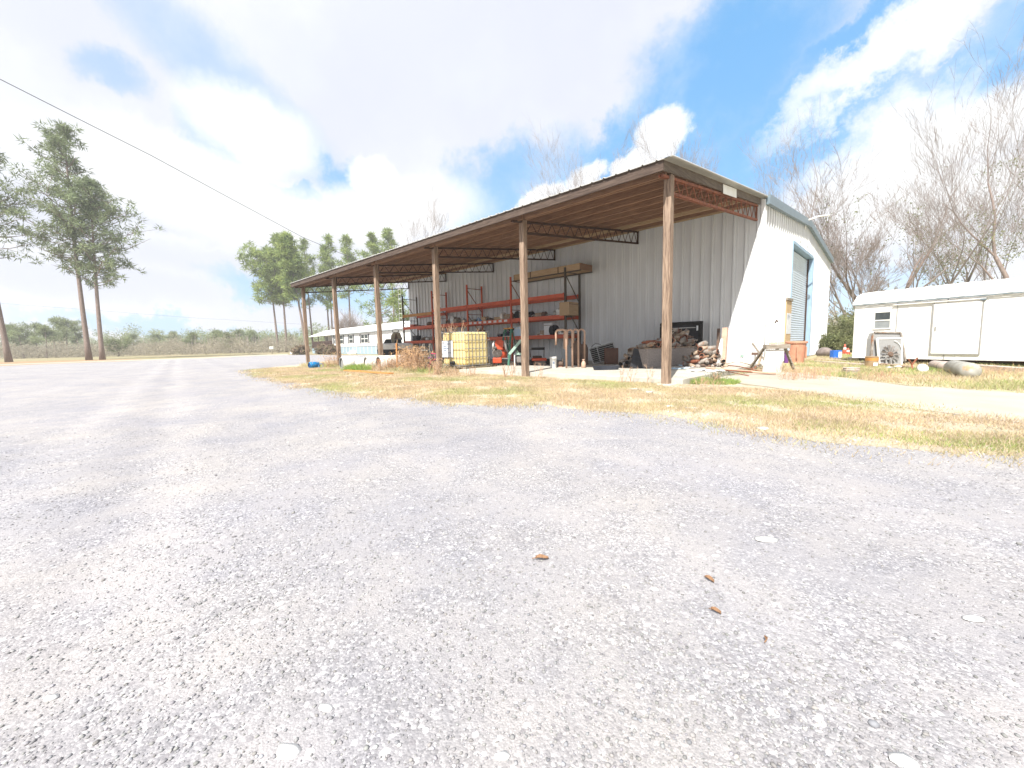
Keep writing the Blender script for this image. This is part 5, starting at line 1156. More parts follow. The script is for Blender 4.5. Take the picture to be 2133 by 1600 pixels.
# ------------------------------------------------------------------ weeds, stalks, saplings
def stalks(name, px, depth, n, h, spread, label, cat, m='dead_stalk', seed=0, group=None, fork=3, z=0., kind=None, rad=.008, leafy=0, lean=.35):
    r = random.Random(seed); b = G(px, depth); t = thing(name, label, cat, (b.x, b.y, z), 0, group)
    mb = MB()
    for k in range(n):
        a = r.uniform(0, 6.28); q = r.uniform(0, spread); p = Vector((q*math.cos(a), q*math.sin(a), 0)); hh = h*r.uniform(.6, 1); dr = Vector((r.uniform(-lean, lean), r.uniform(-lean, lean), 1)).normalized()
        pts = [p]; c = p.copy()
        for s in range(4): dr = (dr+Vector((r.uniform(-.15, .15), r.uniform(-.15, .15), 0))).normalized(); c = c+dr*hh/4; pts.append(c.copy())
        mb.tube(pts, [rad, rad*.85, rad*.7, rad*.55, rad*.3], 4, cap=False)
        for f in range(fork):
            i = r.randint(1, 3); s0 = pts[i]; d2 = (dr+Vector((r.uniform(-.8, .8), r.uniform(-.8, .8), r.uniform(-.1, .4)))).normalized(); e = s0+d2*hh*r.uniform(.2, .4); mb.tube([s0, (s0+e)/2+Vector((0, 0, .02)), e], [rad*.5, rad*.4, rad*.2], 3, cap=False)
            for q2 in range(2):
                e2 = (s0+e)/2+Vector((r.uniform(-.1, .1), r.uniform(-.1, .1), r.uniform(.02, .16)))*hh; mb.tube([(s0+e)/2, e2], [rad*.35, rad*.15], 3, cap=False)
    mb.build('stems', m, t)
    if leafy:
        nn = leafy; rr = np.random.default_rng(seed); V = []; 
        c = np.array([[rr.normal(0, spread*.8), rr.normal(0, spread*.8), h*rr.random()**.8] for _ in range(nn)]); s = h*.05+.012*rr.random(nn)
        d1 = rr.normal(size=(nn, 3)); d1 /= np.linalg.norm(d1, axis=1)[:, None]; d2 = rr.normal(size=(nn, 3)); d2 /= np.linalg.norm(d2, axis=1)[:, None]
        V = np.stack([c-d1*s[:, None], c+d2*s[:, None]*.6, c+d1*s[:, None]], 1).reshape(-1, 3)
        rawmesh('leaves', V, np.arange(3*nn).reshape(-1, 3), 'leaves' if cat == 'bush' else 'weed_straw', t, tint=np.repeat(rr.uniform(.7, 1.3, (nn, 1))*np.ones(3), 3, 0))
    return t
stalks('bare_sapling', 946, 16.3, 5, 2.0, .12, 'bare brown sapling rising behind the left half of the yellow tote', 'sapling', seed=1, fork=6, rad=.017, lean=.28)
stalks('bare_sapling', 972, 15.9, 8, 2.1, .12, 'bare brown sapling fanning right above the yellow tote', 'sapling', seed=2, fork=7, rad=.017, lean=.5)
WG = 'dry weed clumps under the lean-to'
for k, (px, dp, n, h, lab) in enumerate(((697, 20.6, 26, .75, 'dry straw weed clump left of the fifth post'), (682, 19.8, 20, .6, 'low dry weed clump beside the blue drum'), (852, 16.6, 50, 1.0, 'tall dry weed clump below the last rack upright'), (868, 15.4, 50, .95, 'tall dry weed clump in front of the last rack bay'),
        (885, 15.6, 40, .8, 'dry weed clump at the foot of the white ladder'), (836, 17.2, 36, .8, 'dry weed clump in front of the boat'), (812, 17.4, 30, .6, 'dry weed clump right of the fourth post'), (790, 16.5, 26, .5, 'low dry weeds around the foot of the fourth post'),
        (908, 13.6, 30, .55, 'dry weed clump left of the yellow tote'), (940, 12.9, 16, .32, 'dry weeds in front of the yellow tote, left'), (985, 12.9, 16, .3, 'dry weeds in front of the yellow tote, right'), (766, 18.5, 26, .45, 'low dry weeds in front of the white drums'), (1052, 11.9, 9, .42, 'straw stalks at the slab edge below the orange machine'),
        (1068, 12.0, 9, .48, 'straw stalks at the slab edge left of the second post'), (1124, 11.2, 7, .5, 'straw stalks at the slab edge right of the second post'), (1296, 9.6, 4, .45, 'three bare stalks at the slab edge, leftmost'), (1317, 9.5, 4, .42, 'bare stalks at the slab edge in the middle of the bay'), (1352, 9.2, 4, .5, 'bare stalks at the slab edge nearest the first post'),
        (1465, 8.6, 14, .22, 'wispy pale weeds at the corner of the slab'))):
    stalks('weed_clump', px, dp, n, h, .3 if n > 12 else .12, lab, 'weeds', seed=20+k, group=WG, m='dead_stalk', rad=.006, leafy=n*7 if n > 12 else 0, lean=.28)
stalks('green_bush', 1491, 9.2, 14, .26, .14, 'small green leafy bush at the end of the slab', 'bush', m='dead_stalk', seed=50, leafy=500)
b = G(828, 17.5); t = thing('wooden_stake', 'thin orange wooden stake standing in front of the boat', 'stake', (b.x, b.y, 0), .4)
MB().bar((0, 0, 0), (.02, 0, 1.1), .07, .05).build('stake_shaft', 'board_orange', t); MB().bar((.02, 0, .9), (.06, .0, 1.25), .02, .02).build('stake_splinter', 'pale_wood', t)
# little bits on the strip: white slabs and yellow patch
for k, (px, py, lab) in enumerate(((1322, 812, 'flat white stone half sunk in the dry grass before the slab'), (1352, 818, 'smaller white stone right of the flat one in the dry grass'), (1395, 848, 'pale broken stones in the grass below the first post'), (1440, 852, 'pale stone to the right in the grass below the first post'), (1590, 895, 'grey flat stone at the edge of the grass strip'))):
    b = here(px, py); V, F = rock_template(60+k); o = rawmesh('white_stone', V*np.array([.11, .07, .018]), F, 'paper', smooth=True); tag(o, lab, 'stone', 'pale stones in the dry grass', (b.x, b.y, .016), FACE+k)
# ------------------------------------------------------------------ white storage trailer and yard things on the right
A = AT(1775, 742, 14.9); B = AT(2133, 748, 11.2); A.z = B.z = 0; dv = (B-A).normalized(); LT = (B-A).length+2.2; TR = math.atan2(dv.y, dv.x)
t = thing('storage_trailer', 'long white storage trailer with a rounded roof edge, small window and wide door', 'trailer', (A.x, A.y, 0), TR)
ZB, ZE, ZT, DT = .19, 2.09, 2.50, 2.6
sd = ribbed((0, 0), (LT, 0), ZB, ZE, pitch=.6, depth=.004, groove=.004); sd.build('front_wall', 'white_paint', t)
mb = MB(); mb.box((.0, .012, ZB), (.05, DT, ZE)); mb.box((.05, DT-.05, ZB), (LT, DT, ZE)); mb.box((LT-.05, .012, ZB), (LT, DT-.05, ZE)); mb.build('end_wall', 'white_paint', t)
prof = [(-.06, ZE-.02), (-.06, ZE+.03), (.05, ZE+.14), (.22, ZE+.30), (.5, ZT), (DT/2, ZT+.08), (DT-.5, ZT), (DT-.1, ZE+.2), (DT+.05, ZE)]
mb = MB(); n = 40
for i in range(len(prof)-1):
    (y0, z0), (y1, z1) = prof[i], prof[i+1]
    for k in range(n):
        x0, x1 = -.05+(LT+.1)*k/n, -.05+(LT+.1)*(k+1)/n; j = .006*((k*7+i) % 3)
        mb.add([(x0, y0, z0+j), (x1, y0, z0+j), (x1, y1, z1+j), (x0, y1, z1+j)], [(0, 1, 2, 3)])
mb.add([(-.045, y, z) for y, z in prof], [tuple(range(len(prof)))]); mb.build('roof', 'white_paint', t)
sm = MB()
for k in range(1, 9):
    if not (3.2 < k*1.22 < 5.6): sm.box((k*1.22-.012, -.010, ZB+.02), (k*1.22+.012, -.0045, ZE-.05))
sm.build('panel_seams', 'galvanised', t)
mb = MB(); mb.box((-.055, -.075, ZE-.045), (LT+.05, -.061, ZE-.018)); mb.build('drip_edge', 'trim_steel', t)
def onwall(px, py):      # local x, z on the trailer's front
    d = ray(px, py); nrm = np.array([-dv.y, dv.x, 0]); tt = (np.array(A)-CAM)@nrm/(d@nrm); p = CAM+d*tt
    return (p-np.array(A))@np.array(dv), p[2]
def rect(px0, py0, px1, py1):
    a = onwall(px0, py0); b_ = onwall(px1, py1); return min(a[0], b_[0]), max(a[0], b_[0]), min(a[1], b_[1]), max(a[1], b_[1])
x0, x1, _, _ = rect(1824, 651, 1853, 690); z1 = onwall(1824, 652)[1]; z0 = onwall(1824, 684)[1]
mb = MB()
for a, c in (((x0-.04, -.03, z0-.04), (x0, -.004, z1+.04)), ((x1, -.03, z0-.04), (x1+.04, -.004, z1+.04)), ((x0, -.03, z1), (x1, -.004, z1+.04)), ((x0, -.03, z0-.04), (x1, -.004, z0)), ((x0, -.028, (z0+z1)/2-.02), (x1, -.004, (z0+z1)/2+.02))): mb.box(a, c)
wn = mb.build('window', 'white_plastic', t)
MB().box((x0, -.012, (z0+z1)/2+.02), (x1, -.005, z1)).build('pane', 'glass_dark', wn); MB().box((x0, -.012, z0), (x1, -.005, (z0+z1)/2-.02)).build('pane', 'glass_grey', wn)
xa = onwall(1946, 632)[0]; xb = onwall(2050, 630)[0]; za = onwall(1940, 738)[1]; zb_ = onwall(1946, 633)[1]
mb = MB(); mb.box((xa+.02, -.05, za+.02), (xb-.02, -.006, zb_-.02)); mb.build('wide_door', 'white_paint', t, bevel=.006)
mb = MB()
for a, c in (((xa-.015, -.04, za), (xa+.015, -.005, zb_+.03)), ((xb-.01, -.04, za), (xb+.01, -.005, zb_)), ((xa, -.04, za-.012), (xb, -.005, za+.012))): mb.box(a, c)
mb.build('door_gap', 'galvanised', t)
mb = MB(); mb.box((xa-1.0, -.07, zb_+.04), (xb+.05, -.005, zb_+.07)); mb.build('door_rail', 'white_plastic', t); MB().box((xb-.05, -.08, zb_+.01), (xb+.05, -.006, zb_+.05)).build('rail_bracket', 'trim_steel', t)
MB().box((xa+.08, -.07, (za+zb_)/2-.05), (xa+.11, -.05, (za+zb_)/2+.08)).build('door_handle', 'galvanised', t)
mb = MB(); mb.box((.1, .2, .12), (LT, .35, ZB)); mb.box((.1, DT-.4, .12), (LT, DT-.25, ZB)); mb.build('chassis_rail', 'dark_iron', t)
for x in (.2, 2.2, 4.2, 6.0, 8.0): MB().box((x, .15, 0), (x+.4, .5, .12)).build('block', 'concrete', t)
# radiator packs with a fan
b = here(1858, 762, 0); d = depth_of(b); w = d/FPX
t = thing('radiator_pack', 'grey radiator pack with a many bladed fan leaning before the trailer', 'radiator', (b.x, b.y, 0), FACE)
T1 = Euler((R(-10), 0, 0)).to_matrix().to_4x4()
def tb(m_, T): m_.v = [tuple(T @ Vector(v)) for v in m_.v]; return m_
mb = MB(); mb.prism([(-36*w, 8*w), (-28*w, 60*w), (-22*w, 73*w), (32*w, 71*w), (37*w, 10*w)], .16, .34, Matrix(((1, 0, 0, 0), (0, 0, 1, 0), (0, 1, 0, 0), (0, 0, 0, 1)))); tb(mb, T1).build('rear_core', 'core_grey', t)
mb = MB(); mb.bar((-22*w, .14, 73*w), (32*w, .14, 71*w), .05, .05); mb.bar((-36*w, .14, 8*w), (-25*w, .14, 70*w), .05, .05); mb.bar((37*w, .14, 10*w), (33*w, .14, 71*w), .05, .05); tb(mb, T1).build('rear_tank', 'muffler_grey', t)
mb = MB(); mb.prism([(-24*w, 0), (-24*w, 57*w), (26*w, 57*w), (20*w, 0)], .02, .14, Matrix(((1, 0, 0, 0), (0, 0, 1, 0), (0, 1, 0, 0), (0, 0, 0, 1)))); tb(mb, T1).build('front_core', 'core_grey', t)
mb = MB(); q = [(-25*w, 0), (-25*w, 58*w), (27*w, 58*w), (21*w, 0)]
for a, c in zip(q, q[1:]+q[:1]): mb.bar((a[0], .02, a[1]), (c[0], .02, c[1]), 2.2*w, .05)
tb(mb, T1).build('front_frame', 'white_plastic', t)
mb = MB(); cx_, cz_ = -4*w, 24*w
for k in range(11):
    a = 2*math.pi*k/11; e = Vector((math.cos(a), 0, math.sin(a))); s_ = Vector((-math.sin(a), 0, math.cos(a)))
    p = Vector((cx_, -.05, cz_)); mb.add([p+e*4*w-s_*1.2*w, p+e*19*w-s_*3*w+Vector((0, -.03, 0)), p+e*19*w+s_*1.2*w+Vector((0, .02, 0)), p+e*4*w+s_*1.2*w], [(0, 1, 2, 3)])
f_ = tb(mb, T1).build('fan', 'machine_grey', t); so = f_.modifiers.new('s', 'SOLIDIFY'); so.thickness = .006
mb = MB(); mb.lathe([(0, -.09), (4*w, -.09), (6*w, -.04), (6*w, 0), (0, 0)], 16, c=(cx_, 0, cz_), axis='y'); tb(mb, T1).build('fan_hub', 'muffler_dark', f_)
mb = MB(); mb.tube([(18*w*math.cos(a)+4*w, -.02, 34*w+19*w*math.sin(a)) for a in np.linspace(.1, 1.3, 9)], .012, 5); tb(mb, T1).build('shroud_arc', 'white_plastic', t)
mb = MB()
for (a, c) in (((-24*w, 20*w), (-8*w, 20*w)), ((-24*w, 14*w), (-4*w, 14*w)), ((-14*w, 0), (-14*w, 20*w)), ((-4*w, 0), (-4*w, 16*w)), ((2*w, 0), (2*w, 12*w))): mb.bar((a[0], -.04, a[1]), (c[0], -.04, c[1]), .03, .03)
tb(mb, T1).build('fan_guard', 'galvanised', t)
b = here(1905, 756, 0)
t = thing('curved_duct', 'grey curved duct hoop with a blue cap standing behind the radiator pack', 'duct', (b.x-.1, b.y+.3, 0), FACE)
d = depth_of(b); w = d/FPX
MB().tube([(10*w, 0, 0), (10*w, 0, 14*w), (5*w, 0, 34*w), (-3*w, 0, 48*w), (-8*w, 0, 52*w)], [4*w, 4*w, 4.2*w, 3.4*w, 3*w], 10).build('duct_bend', 'muffler_grey', t, smooth=True)
MB().tube([(-4*w, .05, 0), (-4*w, .05, 30*w), (-8*w, .05, 50*w)], [3.6*w, 3.6*w, 3*w], 10).build('duct_leg', 'skirt_blue', t, smooth=True)
MB().lathe([(4*w, 50*w), (4.4*w, 53*w), (3*w, 62*w), (1.5*w, 64*w), (0, 64*w)], 14, c=(-8*w, 0, 0)).build('cap', 'jug_blue', t, smooth=True)
b = here(1745, 748); w = mpp(b)
t = thing('blue_can', 'square blue can with a white label by the corner of the trailer', 'can', (b.x, b.y, 0), FACE)
MB().box((-9*w, 0, 0), (8*w, .22, 18*w)).build('can_body', 'jug_blue', t, bevel=.01); MB().box((1*w, -.006, 3*w), (8.1*w, -.001, 15*w)).build('label', 'white_plastic', t)
for k, (px, py, hh, lab) in enumerate(((1759, 739, 22, 'red and white warning cone, taller, against the trailer corner'), (1766, 740, 15, 'red and white warning cone, shorter, nearer the trailer wall'))):
    b = here(px, py); w = mpp(b); t = thing('traffic_cone', lab, 'cone', (b.x, b.y, 0), 0, 'cones by the trailer')
    MB().lathe([(5*w, .01), (3.4*w, hh*.4*w), (2.2*w, hh*.7*w), (1*w, hh*w), (0, hh*w)], 14).build('cone_body', 'cone_red', t, smooth=True); MB().box((-6*w, -6*w, 0), (6*w, 6*w, .02)).build('cone_base', 'cone_red', t); MB().lathe([(3.0*w, hh*.5*w), (2.35*w, hh*.7*w)], 14, cap=False).build('band', 'cone_white', t)
b = here(1786, 750); o = MB().tube([(-.35, 0, .05), (-.1, .05, .07), (.2, 0, .06), (.5, .05, .05)], [.05, .07, .06, .03], 8).build('sandbag', 'boat_white', smooth=True); tag(o, 'low cream coloured sack at the foot of the trailer end', 'sack', None, (b.x, b.y, .02), FACE)
b = here(1815, 766); w = mpp(b)
t = thing('oil_drum', 'small rusty drum with a yellow orange band left of the radiator pack', 'drum', (b.x, b.y, 0), FACE)
MB().lathe([(11*w, 0), (11.4*w, .01), (11*w, 6*w), (11*w, 22*w), (11.5*w, 23*w), (11*w, 23.5*w), (0, 23*w)], 22).build('drum_shell', 'drum_ochre', t, smooth=False); MB().lathe([(11.15*w, 15*w), (11.15*w, 21*w)], 22, cap=False).build('yellow_band', 'rack_ochre', t); MB().box((-6*w, -11.4*w, 4*w), (3*w, -10.9*w, 11*w)).build('label', 'paper', t)
# lying tanks
def tank(px0, py0, px1, py1, rpx, lab, m, z_=0):
    a, b_ = here(px0, py0), here(px1, py1); r = rpx*mpp((a+b_)/2); dd = b_-a; Lg = dd.length
    t = thing('steel_tank', lab, 'tank', (a.x, a.y, 0), math.atan2(dd.y, dd.x), 'steel tanks lying in the yard')
    MB().lathe([(0, -.3*r), (.45*r, -.25*r), (.8*r, -.08*r), (r, .1*r), (r, Lg-.1*r), (.8*r, Lg+.08*r), (.45*r, Lg+.25*r), (0, Lg+.3*r)], 24, c=(0, 0, r*.93), axis='x').build('shell', m, t, smooth=True)
    MB().lathe([(r*1.012, Lg*.5), (r*1.012, Lg*.5+.03)], 24, cap=False, c=(0, 0, r*.93), axis='x').build('weld_band', 'muffler_grey', t)
    for u in (.2, .75): MB().tube([(Lg*u, -r*.7, 0.0), (Lg*u, -r*.8, r*.4)], .02, 6).build('bracket', 'rust_iron', t)
    MB().lathe([(.05, r*1.9), (.05, r*2.0), (0, r*2.0)], 10, c=(Lg*.3, 0, -.07)).build('neck', 'tank_steel', t); return t
tank(1945, 772, 1985, 777, 11.5, 'smaller grey steel tank lying behind the rusty one', 'pink_stone')
tank(1985, 779, 2020, 789, 16, 'larger grey steel tank with a rust streaked end at the yard edge', 'tank_steel')
b = here(1921, 777); w = mpp(b)
t = thing('metal_dome', 'white domed metal cap leaning on a rusty forked iron in the yard', 'metal cap', (b.x, b.y, 0), FACE)
MB().lathe([(0, .09), (6*w, .08), (9*w, .04), (10.5*w, 0)], 20, rot=(R(65), R(-30), 0), c=(0, 0, 9*w)).build('dome', 'white_plastic', t, smooth=True)
b = here(1908, 772); w = mpp(b)
t = thing('forked_iron', 'rusty forked iron bracket propped beside the white cap', 'bracket', (b.x, b.y, 0), FACE)
MB().tube([(-8*w, 0, 0), (-2*w, .1, 12*w), (-10*w, .1, 24*w)], 1.6*w, 6).build('prong', 'rust_iron', t); MB().tube([(-2*w, .1, 12*w), (9*w, .1, 26*w)], 1.6*w, 6).build('prong', 'rust_iron', t)
for px, py, lab, m in ((1852, 770, 'small white machine casting in the yard grass, left', 'alu'), (1870, 768, 'white skull shaped casting in the yard grass, right', 'boat_white')):
    b = here(px, py); w = mpp(b); V, F = rock_template(px); o = rawmesh('metal_casting', V*np.array([9*w, .12, 5*w]), F, m); tag(o, lab, 'casting', None, (b.x, b.y, 4*w), FACE)
b = here(1771, 779); w = mpp(b)
t = thing('rim_stack', 'pair of pale tyre rims stacked flat in the grass beside the driveway', 'wheel rims', (b.x, b.y, 0), FACE)
for k in range(2): MB().lathe([(13*w, 0), (15*w, .01), (13.5*w, .03), (13.5*w, .055), (15*w, .075), (12*w, .07), (11*w, .03)], 24, c=(.02*k, 0, .005+.085*k)).build('rim', 'pink_stone', t, smooth=True)
def kerbbeam(px0, py0, px1, py1, h, wd, m, lab, name='concrete_beam'):
    a, b_ = here(px0, py0), here(px1, py1); o = MB().bar((0, 0, h/2+.005), (b_-a)+Vector((0, 0, h/2+.005)), wd, h).build(name, m, bevel=.01); tag(o, lab, 'beam', 'long beams lying in the yard', a)
kerbbeam(1708, 750, 1800, 757, .06, .14, 'pink_stone', 'long pale beam lying nearest the trailer, left of the oil drum'); kerbbeam(1700, 756, 1808, 764, .08, .16, 'pink_stone', 'long pale beam in front of the other one, left of the oil drum')
kerbbeam(1830, 762, 1910, 770, .08, .2, 'muffler_tan', 'rusty beam running behind the castings to the white cap'); kerbbeam(2020, 768, 2200, 782, .12, .25, 'pink_stone', 'long pale concrete beam right of the rusty tank')
stalks('weed_clump', 1688, 9.8, 90, .30, .7, 'pale seeding weeds between the trestle and the yard beams', 'weeds', seed=70, group='weeds in the yard', rad=.004, leafy=200)
stalks('weed_clump', 1840, 9.3, 60, .22, .5, 'pale grass weeds in front of the oil drum', 'weeds', seed=71, group='weeds in the yard', rad=.004, leafy=150)
stalks('weed_clump', 2060, 9.6, 90, .26, .9, 'pale weeds along the trailer foot right of the tank', 'weeds', seed=72, group='weeds in the yard', rad=.004, leafy=200)
stalks('weed_clump', 1650, 9.6, 40, .26, .35, 'pale weeds at the feet of the trestle', 'weeds', seed=73, group='weeds in the yard', rad=.004, leafy=90)

# ------------------------------------------------------------------ the mobile home beyond the lot
A = G(650, 71); B = G(850, 44); dv = (B-A); L0 = dv.length; dv.normalize(); HR = math.atan2(dv.y, dv.x); LH = L0+9
t = thing('mobile_home', 'long white mobile home with dark shutters, a low pitched white roof and blue skirting', 'house', (A.x, A.y, 0), HR)
AHp = A
def onh(px, py):
    d = ray(px, py); nrm = np.array([-dv.y, dv.x, 0]); tt = (np.array(AHp)-CAM)@nrm/(d@nrm); p = CAM+d*tt
    return (p-np.array(AHp))@np.array(dv), p[2]
zs = onh(720, 722)[1]; ze = onh(720, 694)[1]; zr = ze+1.0
PX = onh(692, 700)[0]
mb = MB(); mb.box((PX, 0, zs), (LH, 5, ze)); mb.box((1.2, 2.0, zs), (PX, 5, ze)); mb.build('wall', 'white_paint', t)
mb = MB(); mb.box((PX, .06, 0), (LH, 4.9, zs-.003)); mb.build('skirting', 'skirt_blue', t)
mb = MB(); mb.box((.1, .06, 0), (PX-.01, .12, zs-.15)); mb.build('skirting', 'skirt_blue', t)
mb = MB(); mb.add([(0, -.3, ze), (LH, -.3, ze), (LH, 2.5, zr), (0, 2.5, zr), (0, 5.3, ze), (LH, 5.3, ze), (0, -.3, ze-.12), (LH, -.3, ze-.12)], [(0, 1, 2, 3), (3, 2, 5, 4), (6, 7, 1, 0), (0, 3, 4)]); mb.build('roof', 'white_paint', t)
mb = MB(); mb.box((PX+.2, -.31, ze-.16), (LH, -.29, ze-.1)); mb.build('gutter_line', 'trim_steel', t)
for k in range(14): MB().box((PX+1.3*k+.4, .03, .1), (PX+1.3*k+.46, .058, zs-.05)).build('skirt_batten', 'white_plastic', t)
for px in (697, 711, 731, 735): pass
def win(pxa, pxb, pya, pyb, n_, par):
    x0 = onh(pxa, 710)[0]; x1 = onh(pxb, 710)[0]; zt = onh((pxa+pxb)/2, pya)[1]; zb = onh((pxa+pxb)/2, pyb)[1]
    for k, (a, c) in enumerate(((x0-.1, x0+.15), (x1-.15, x1+.1))): MB().box((a, -.06, zb), (c, -.005, zt)).build('shutter', 'shutter', par)
    ws = (x1-x0-.5)/n_
    f = MB(); f.box((x0+.2, -.03, zb+.05), (x1-.2, -.004, zt-.05)); wo = f.build('window', 'white_plastic', par)
    for i in range(n_):
        for j, (q0, q1) in enumerate(((.08, .46), (.54, .92))):
            MB().box((x0+.28+ws*i+.05, -.036, zb+(zt-zb)*q0), (x0+.28+ws*(i+1)-.12, -.031, zb+(zt-zb)*q1)).build('pane', 'glass_dark', wo)
win(706, 716.5, 698, 717, 1, t); win(726.5, 737, 697.5, 715.5, 1, t); win(751, 769, 696, 715, 2, t); win(695, 700, 699, 717, 1, t)
# porch
mb = MB(); mb.box((.1, .0, zs-.15), (PX-.05, 2.0, zs)); mb.build('porch_deck', 'deck_brown', t)
for k in range(4): MB().box((.3+(PX-.6)*k/3-.05, .05, zs), (.3+(PX-.6)*k/3+.05, .15, ze-.1)).build('porch_post', 'deck_brown', t)
mb = MB(); mb.box((.2, .04, zs+.85), (PX-.1, .10, zs+.95))
k = .25
while k < PX-.1: mb.box((k, .05, zs), (k+.09, .09, zs+.85)); k += .22
mb.build('porch_railing', 'deck_brown', t)
for x in (1.8, PX*.45, PX*.68, PX*.85): MB().box((x, 1.93, zs+.3), (x+.6, 1.99, zs+1.7)).build('porch_window', 'glass_dark', t)
MB().box((LH-13, -.5, 0), (LH-11.6, -.05, .25)).build('step', 'white_plastic', t)
x = onh(738, 730)[0]; MB().box((x-.6, -.7, 0), (x+.7, .0, .28)).build('front_step', 'white_plastic', t); MB().box((x-.6, -.35, .28), (x+.7, .0, .55)).build('front_step', 'white_plastic', t)
# ------------------------------------------------------------------ foliage makers
def leafcloud(centers, radii, per, size, seed, tri=True, flat=.8, narrow=.35, ang=None):
    r = np.random.default_rng(seed); c = np.repeat(np.asarray(centers, float), per, 0); rad = np.repeat(np.asarray(radii, float), per); n = len(c)
    d = r.normal(size=(n, 3)); d /= np.linalg.norm(d, axis=1)[:, None]; rr = r.random(n)**.5
    pos = c+d*(rad*rr)[:, None]*np.array([1, 1, flat]); a = d+r.normal(0, .45, (n, 3)); a /= np.linalg.norm(a, axis=1)[:, None]
    b = np.cross(a, r.normal(size=(n, 3))); b /= np.linalg.norm(b, axis=1)[:, None]; s = size*r.uniform(.6, 1.4, n)[:, None]
    V = np.stack([pos-b*s*narrow, pos+b*s*narrow, pos+a*s], 1).reshape(-1, 3)
    tone = np.repeat(r.uniform(.75, 1.3, len(centers)), per)*r.uniform(.8, 1.2, n); tint = np.repeat(tone[:, None]*np.array([1, 1, 1]), 3, 0)
    return V, np.arange(3*n).reshape(-1, 3), tint
def pine(px, depth, h, c0, rad, label, seed, group, lean=(0, 0), tufts=260, per=42, size=.42, trunk_r=.28, prof=None, m='needles', asym=None, tuft_r=.62, nar=.10):
    r = random.Random(seed); b = G(px, depth); t = thing('pine_tree', label, 'tree', (b.x, b.y, -.02), 0, group)
    tp = lambda u: Vector((lean[0]*u+.25*math.sin(u*3+seed), lean[1]*u+.25*math.cos(u*2.3+seed), h*u))
    mb = MB(); mb.tube([tp(i/14) for i in range(15)], [trunk_r*(1.25 if i == 0 else 1)*(1-.93*i/14)+.02 for i in range(15)], 8); tr = mb.build('trunk', 'pine_bark', t, smooth=True)
    mb = MB(); C, Rr = [], []; prof = prof or (lambda v: (1-v)**.55*(.55+.45*min(1, v*4)))
    nb = int(tufts/5.5)
    for k in range(nb):
        v = (k+r.random())/nb; u = c0+(1-c0)*v**.9; a = r.uniform(0, 2*math.pi); Ln = rad*prof(v)*r.uniform(.55, 1.1)
        if asym: Ln *= 1+asym*(math.cos(a)*_rt[0]+math.sin(a)*_rt[1])
        s = tp(min(u, .985)); e = Vector((math.cos(a), math.sin(a), r.uniform(-.05, .45))).normalized(); pts = [s, s+e*Ln*.5+Vector((0, 0, .03*Ln)), s+e*Ln+Vector((0, 0, .16*Ln))]
        mb.tube(pts, [trunk_r*.22*(1-.6*v)+.015, trunk_r*.13+.01, .015], 4, cap=False)
        for q in range(max(2, int(6*min(1, Ln/rad+.3)))):
            w_ = r.uniform(.35, 1.05); c = s+(pts[2]-s)*w_+Vector((r.gauss(0, .22), r.gauss(0, .22), r.gauss(.1, .14)))*Ln*.75
            C.append(c[:]); Rr.append(tuft_r*r.uniform(.6, 1.15))
            if r.random() < .5: mb.tube([s+(pts[2]-s)*w_*.8, c], [.03, .012], 3, cap=False)
    for q in range(8): c = tp(r.uniform(.95, 1.0)); C.append((c.x+r.gauss(0, .25), c.y+r.gauss(0, .25), c.z+r.uniform(-.2, .3))); Rr.append(tuft_r*.6)
    mb.build('limbs', 'pine_bark', t)
    V, F, T = leafcloud(C, Rr, per, size, seed, narrow=nar); rawmesh('crown', V, F, m, t, tint=T); return t
GL = 'tall pines at the left edge'
pine(16, 54, 29.5, .42, 6.6, 'tall pine cut off by the left edge of the photo', 1, GL, m='needles_hazed', lean=(-.5, -.5), tufts=430, per=26, size=.55, trunk_r=.29, tuft_r=.55)
pine(188, 56, 30.5, .36, 6.2, 'tallest pine, left of a close pair, crown leaning left at the top', 2, GL, m='needles_hazed', lean=(.3, .3), tufts=520, per=26, size=.55, trunk_r=.29, tuft_r=.55)
pine(219, 56, 23.4, .40, 5.8, 'shorter pine, right of the close pair, with a long limb to the right', 3, GL, m='needles_hazed', lean=(.5, .4), tufts=400, per=26, size=.55, trunk_r=.26, asym=.3, tuft_r=.55)
GM = 'pines beyond the far end of the lean-to'
K = dict(tufts=330, per=34, size=.85, trunk_r=.30, tuft_r=.85)
rnd = lambda v: math.sqrt(max(0.02, 1-(v*1.7-.75)**2))
pine(581, 104, 24.4, .48, 7.2, 'bright green round crowned pine, leftmost of the pines beyond the lean-to', 11, GM, prof=rnd, lean=(-1, -1), **K)
pine(596, 104, 28.4, .42, 4.6, 'second pine from the left beyond the lean-to, tall with a narrow crown', 12, GM, **K)
pine(637, 90, 25.0, .44, 3.4, 'pine whose lean trunk stands just left of the last post', 13, GM, lean=(-1.5, -1.5), **K)
pine(652, 112, 29.5, .38, 4.3, 'sparse pine seen between the last two posts, left', 14, GM, tufts=190, per=24, size=.75, trunk_r=.26, tuft_r=.75)
pine(690, 112, 28.0, .38, 3.2, 'sparse pine seen between the last two posts, middle', 15, GM, tufts=170, per=24, size=.75, trunk_r=.26, tuft_r=.75)
pine(697, 112, 30.5, .42, 4.0, 'tall pine just left of the fifth post', 16, GM, tufts=220, per=24, size=.75, trunk_r=.26, tuft_r=.75)
pine(733, 112, 30.5, .44, 4.0, 'tall pine rising above the lean-to roof, right of the fifth post', 17, GM, tufts=220, per=26, size=.75, trunk_r=.3, tuft_r=.8)
pine(786, 108, 29.5, .60, 3.4, 'pine crown showing over the lean-to roof, left of the last visible one', 18, GM, tufts=200, per=26, size=.75, trunk_r=.3, tuft_r=.8)
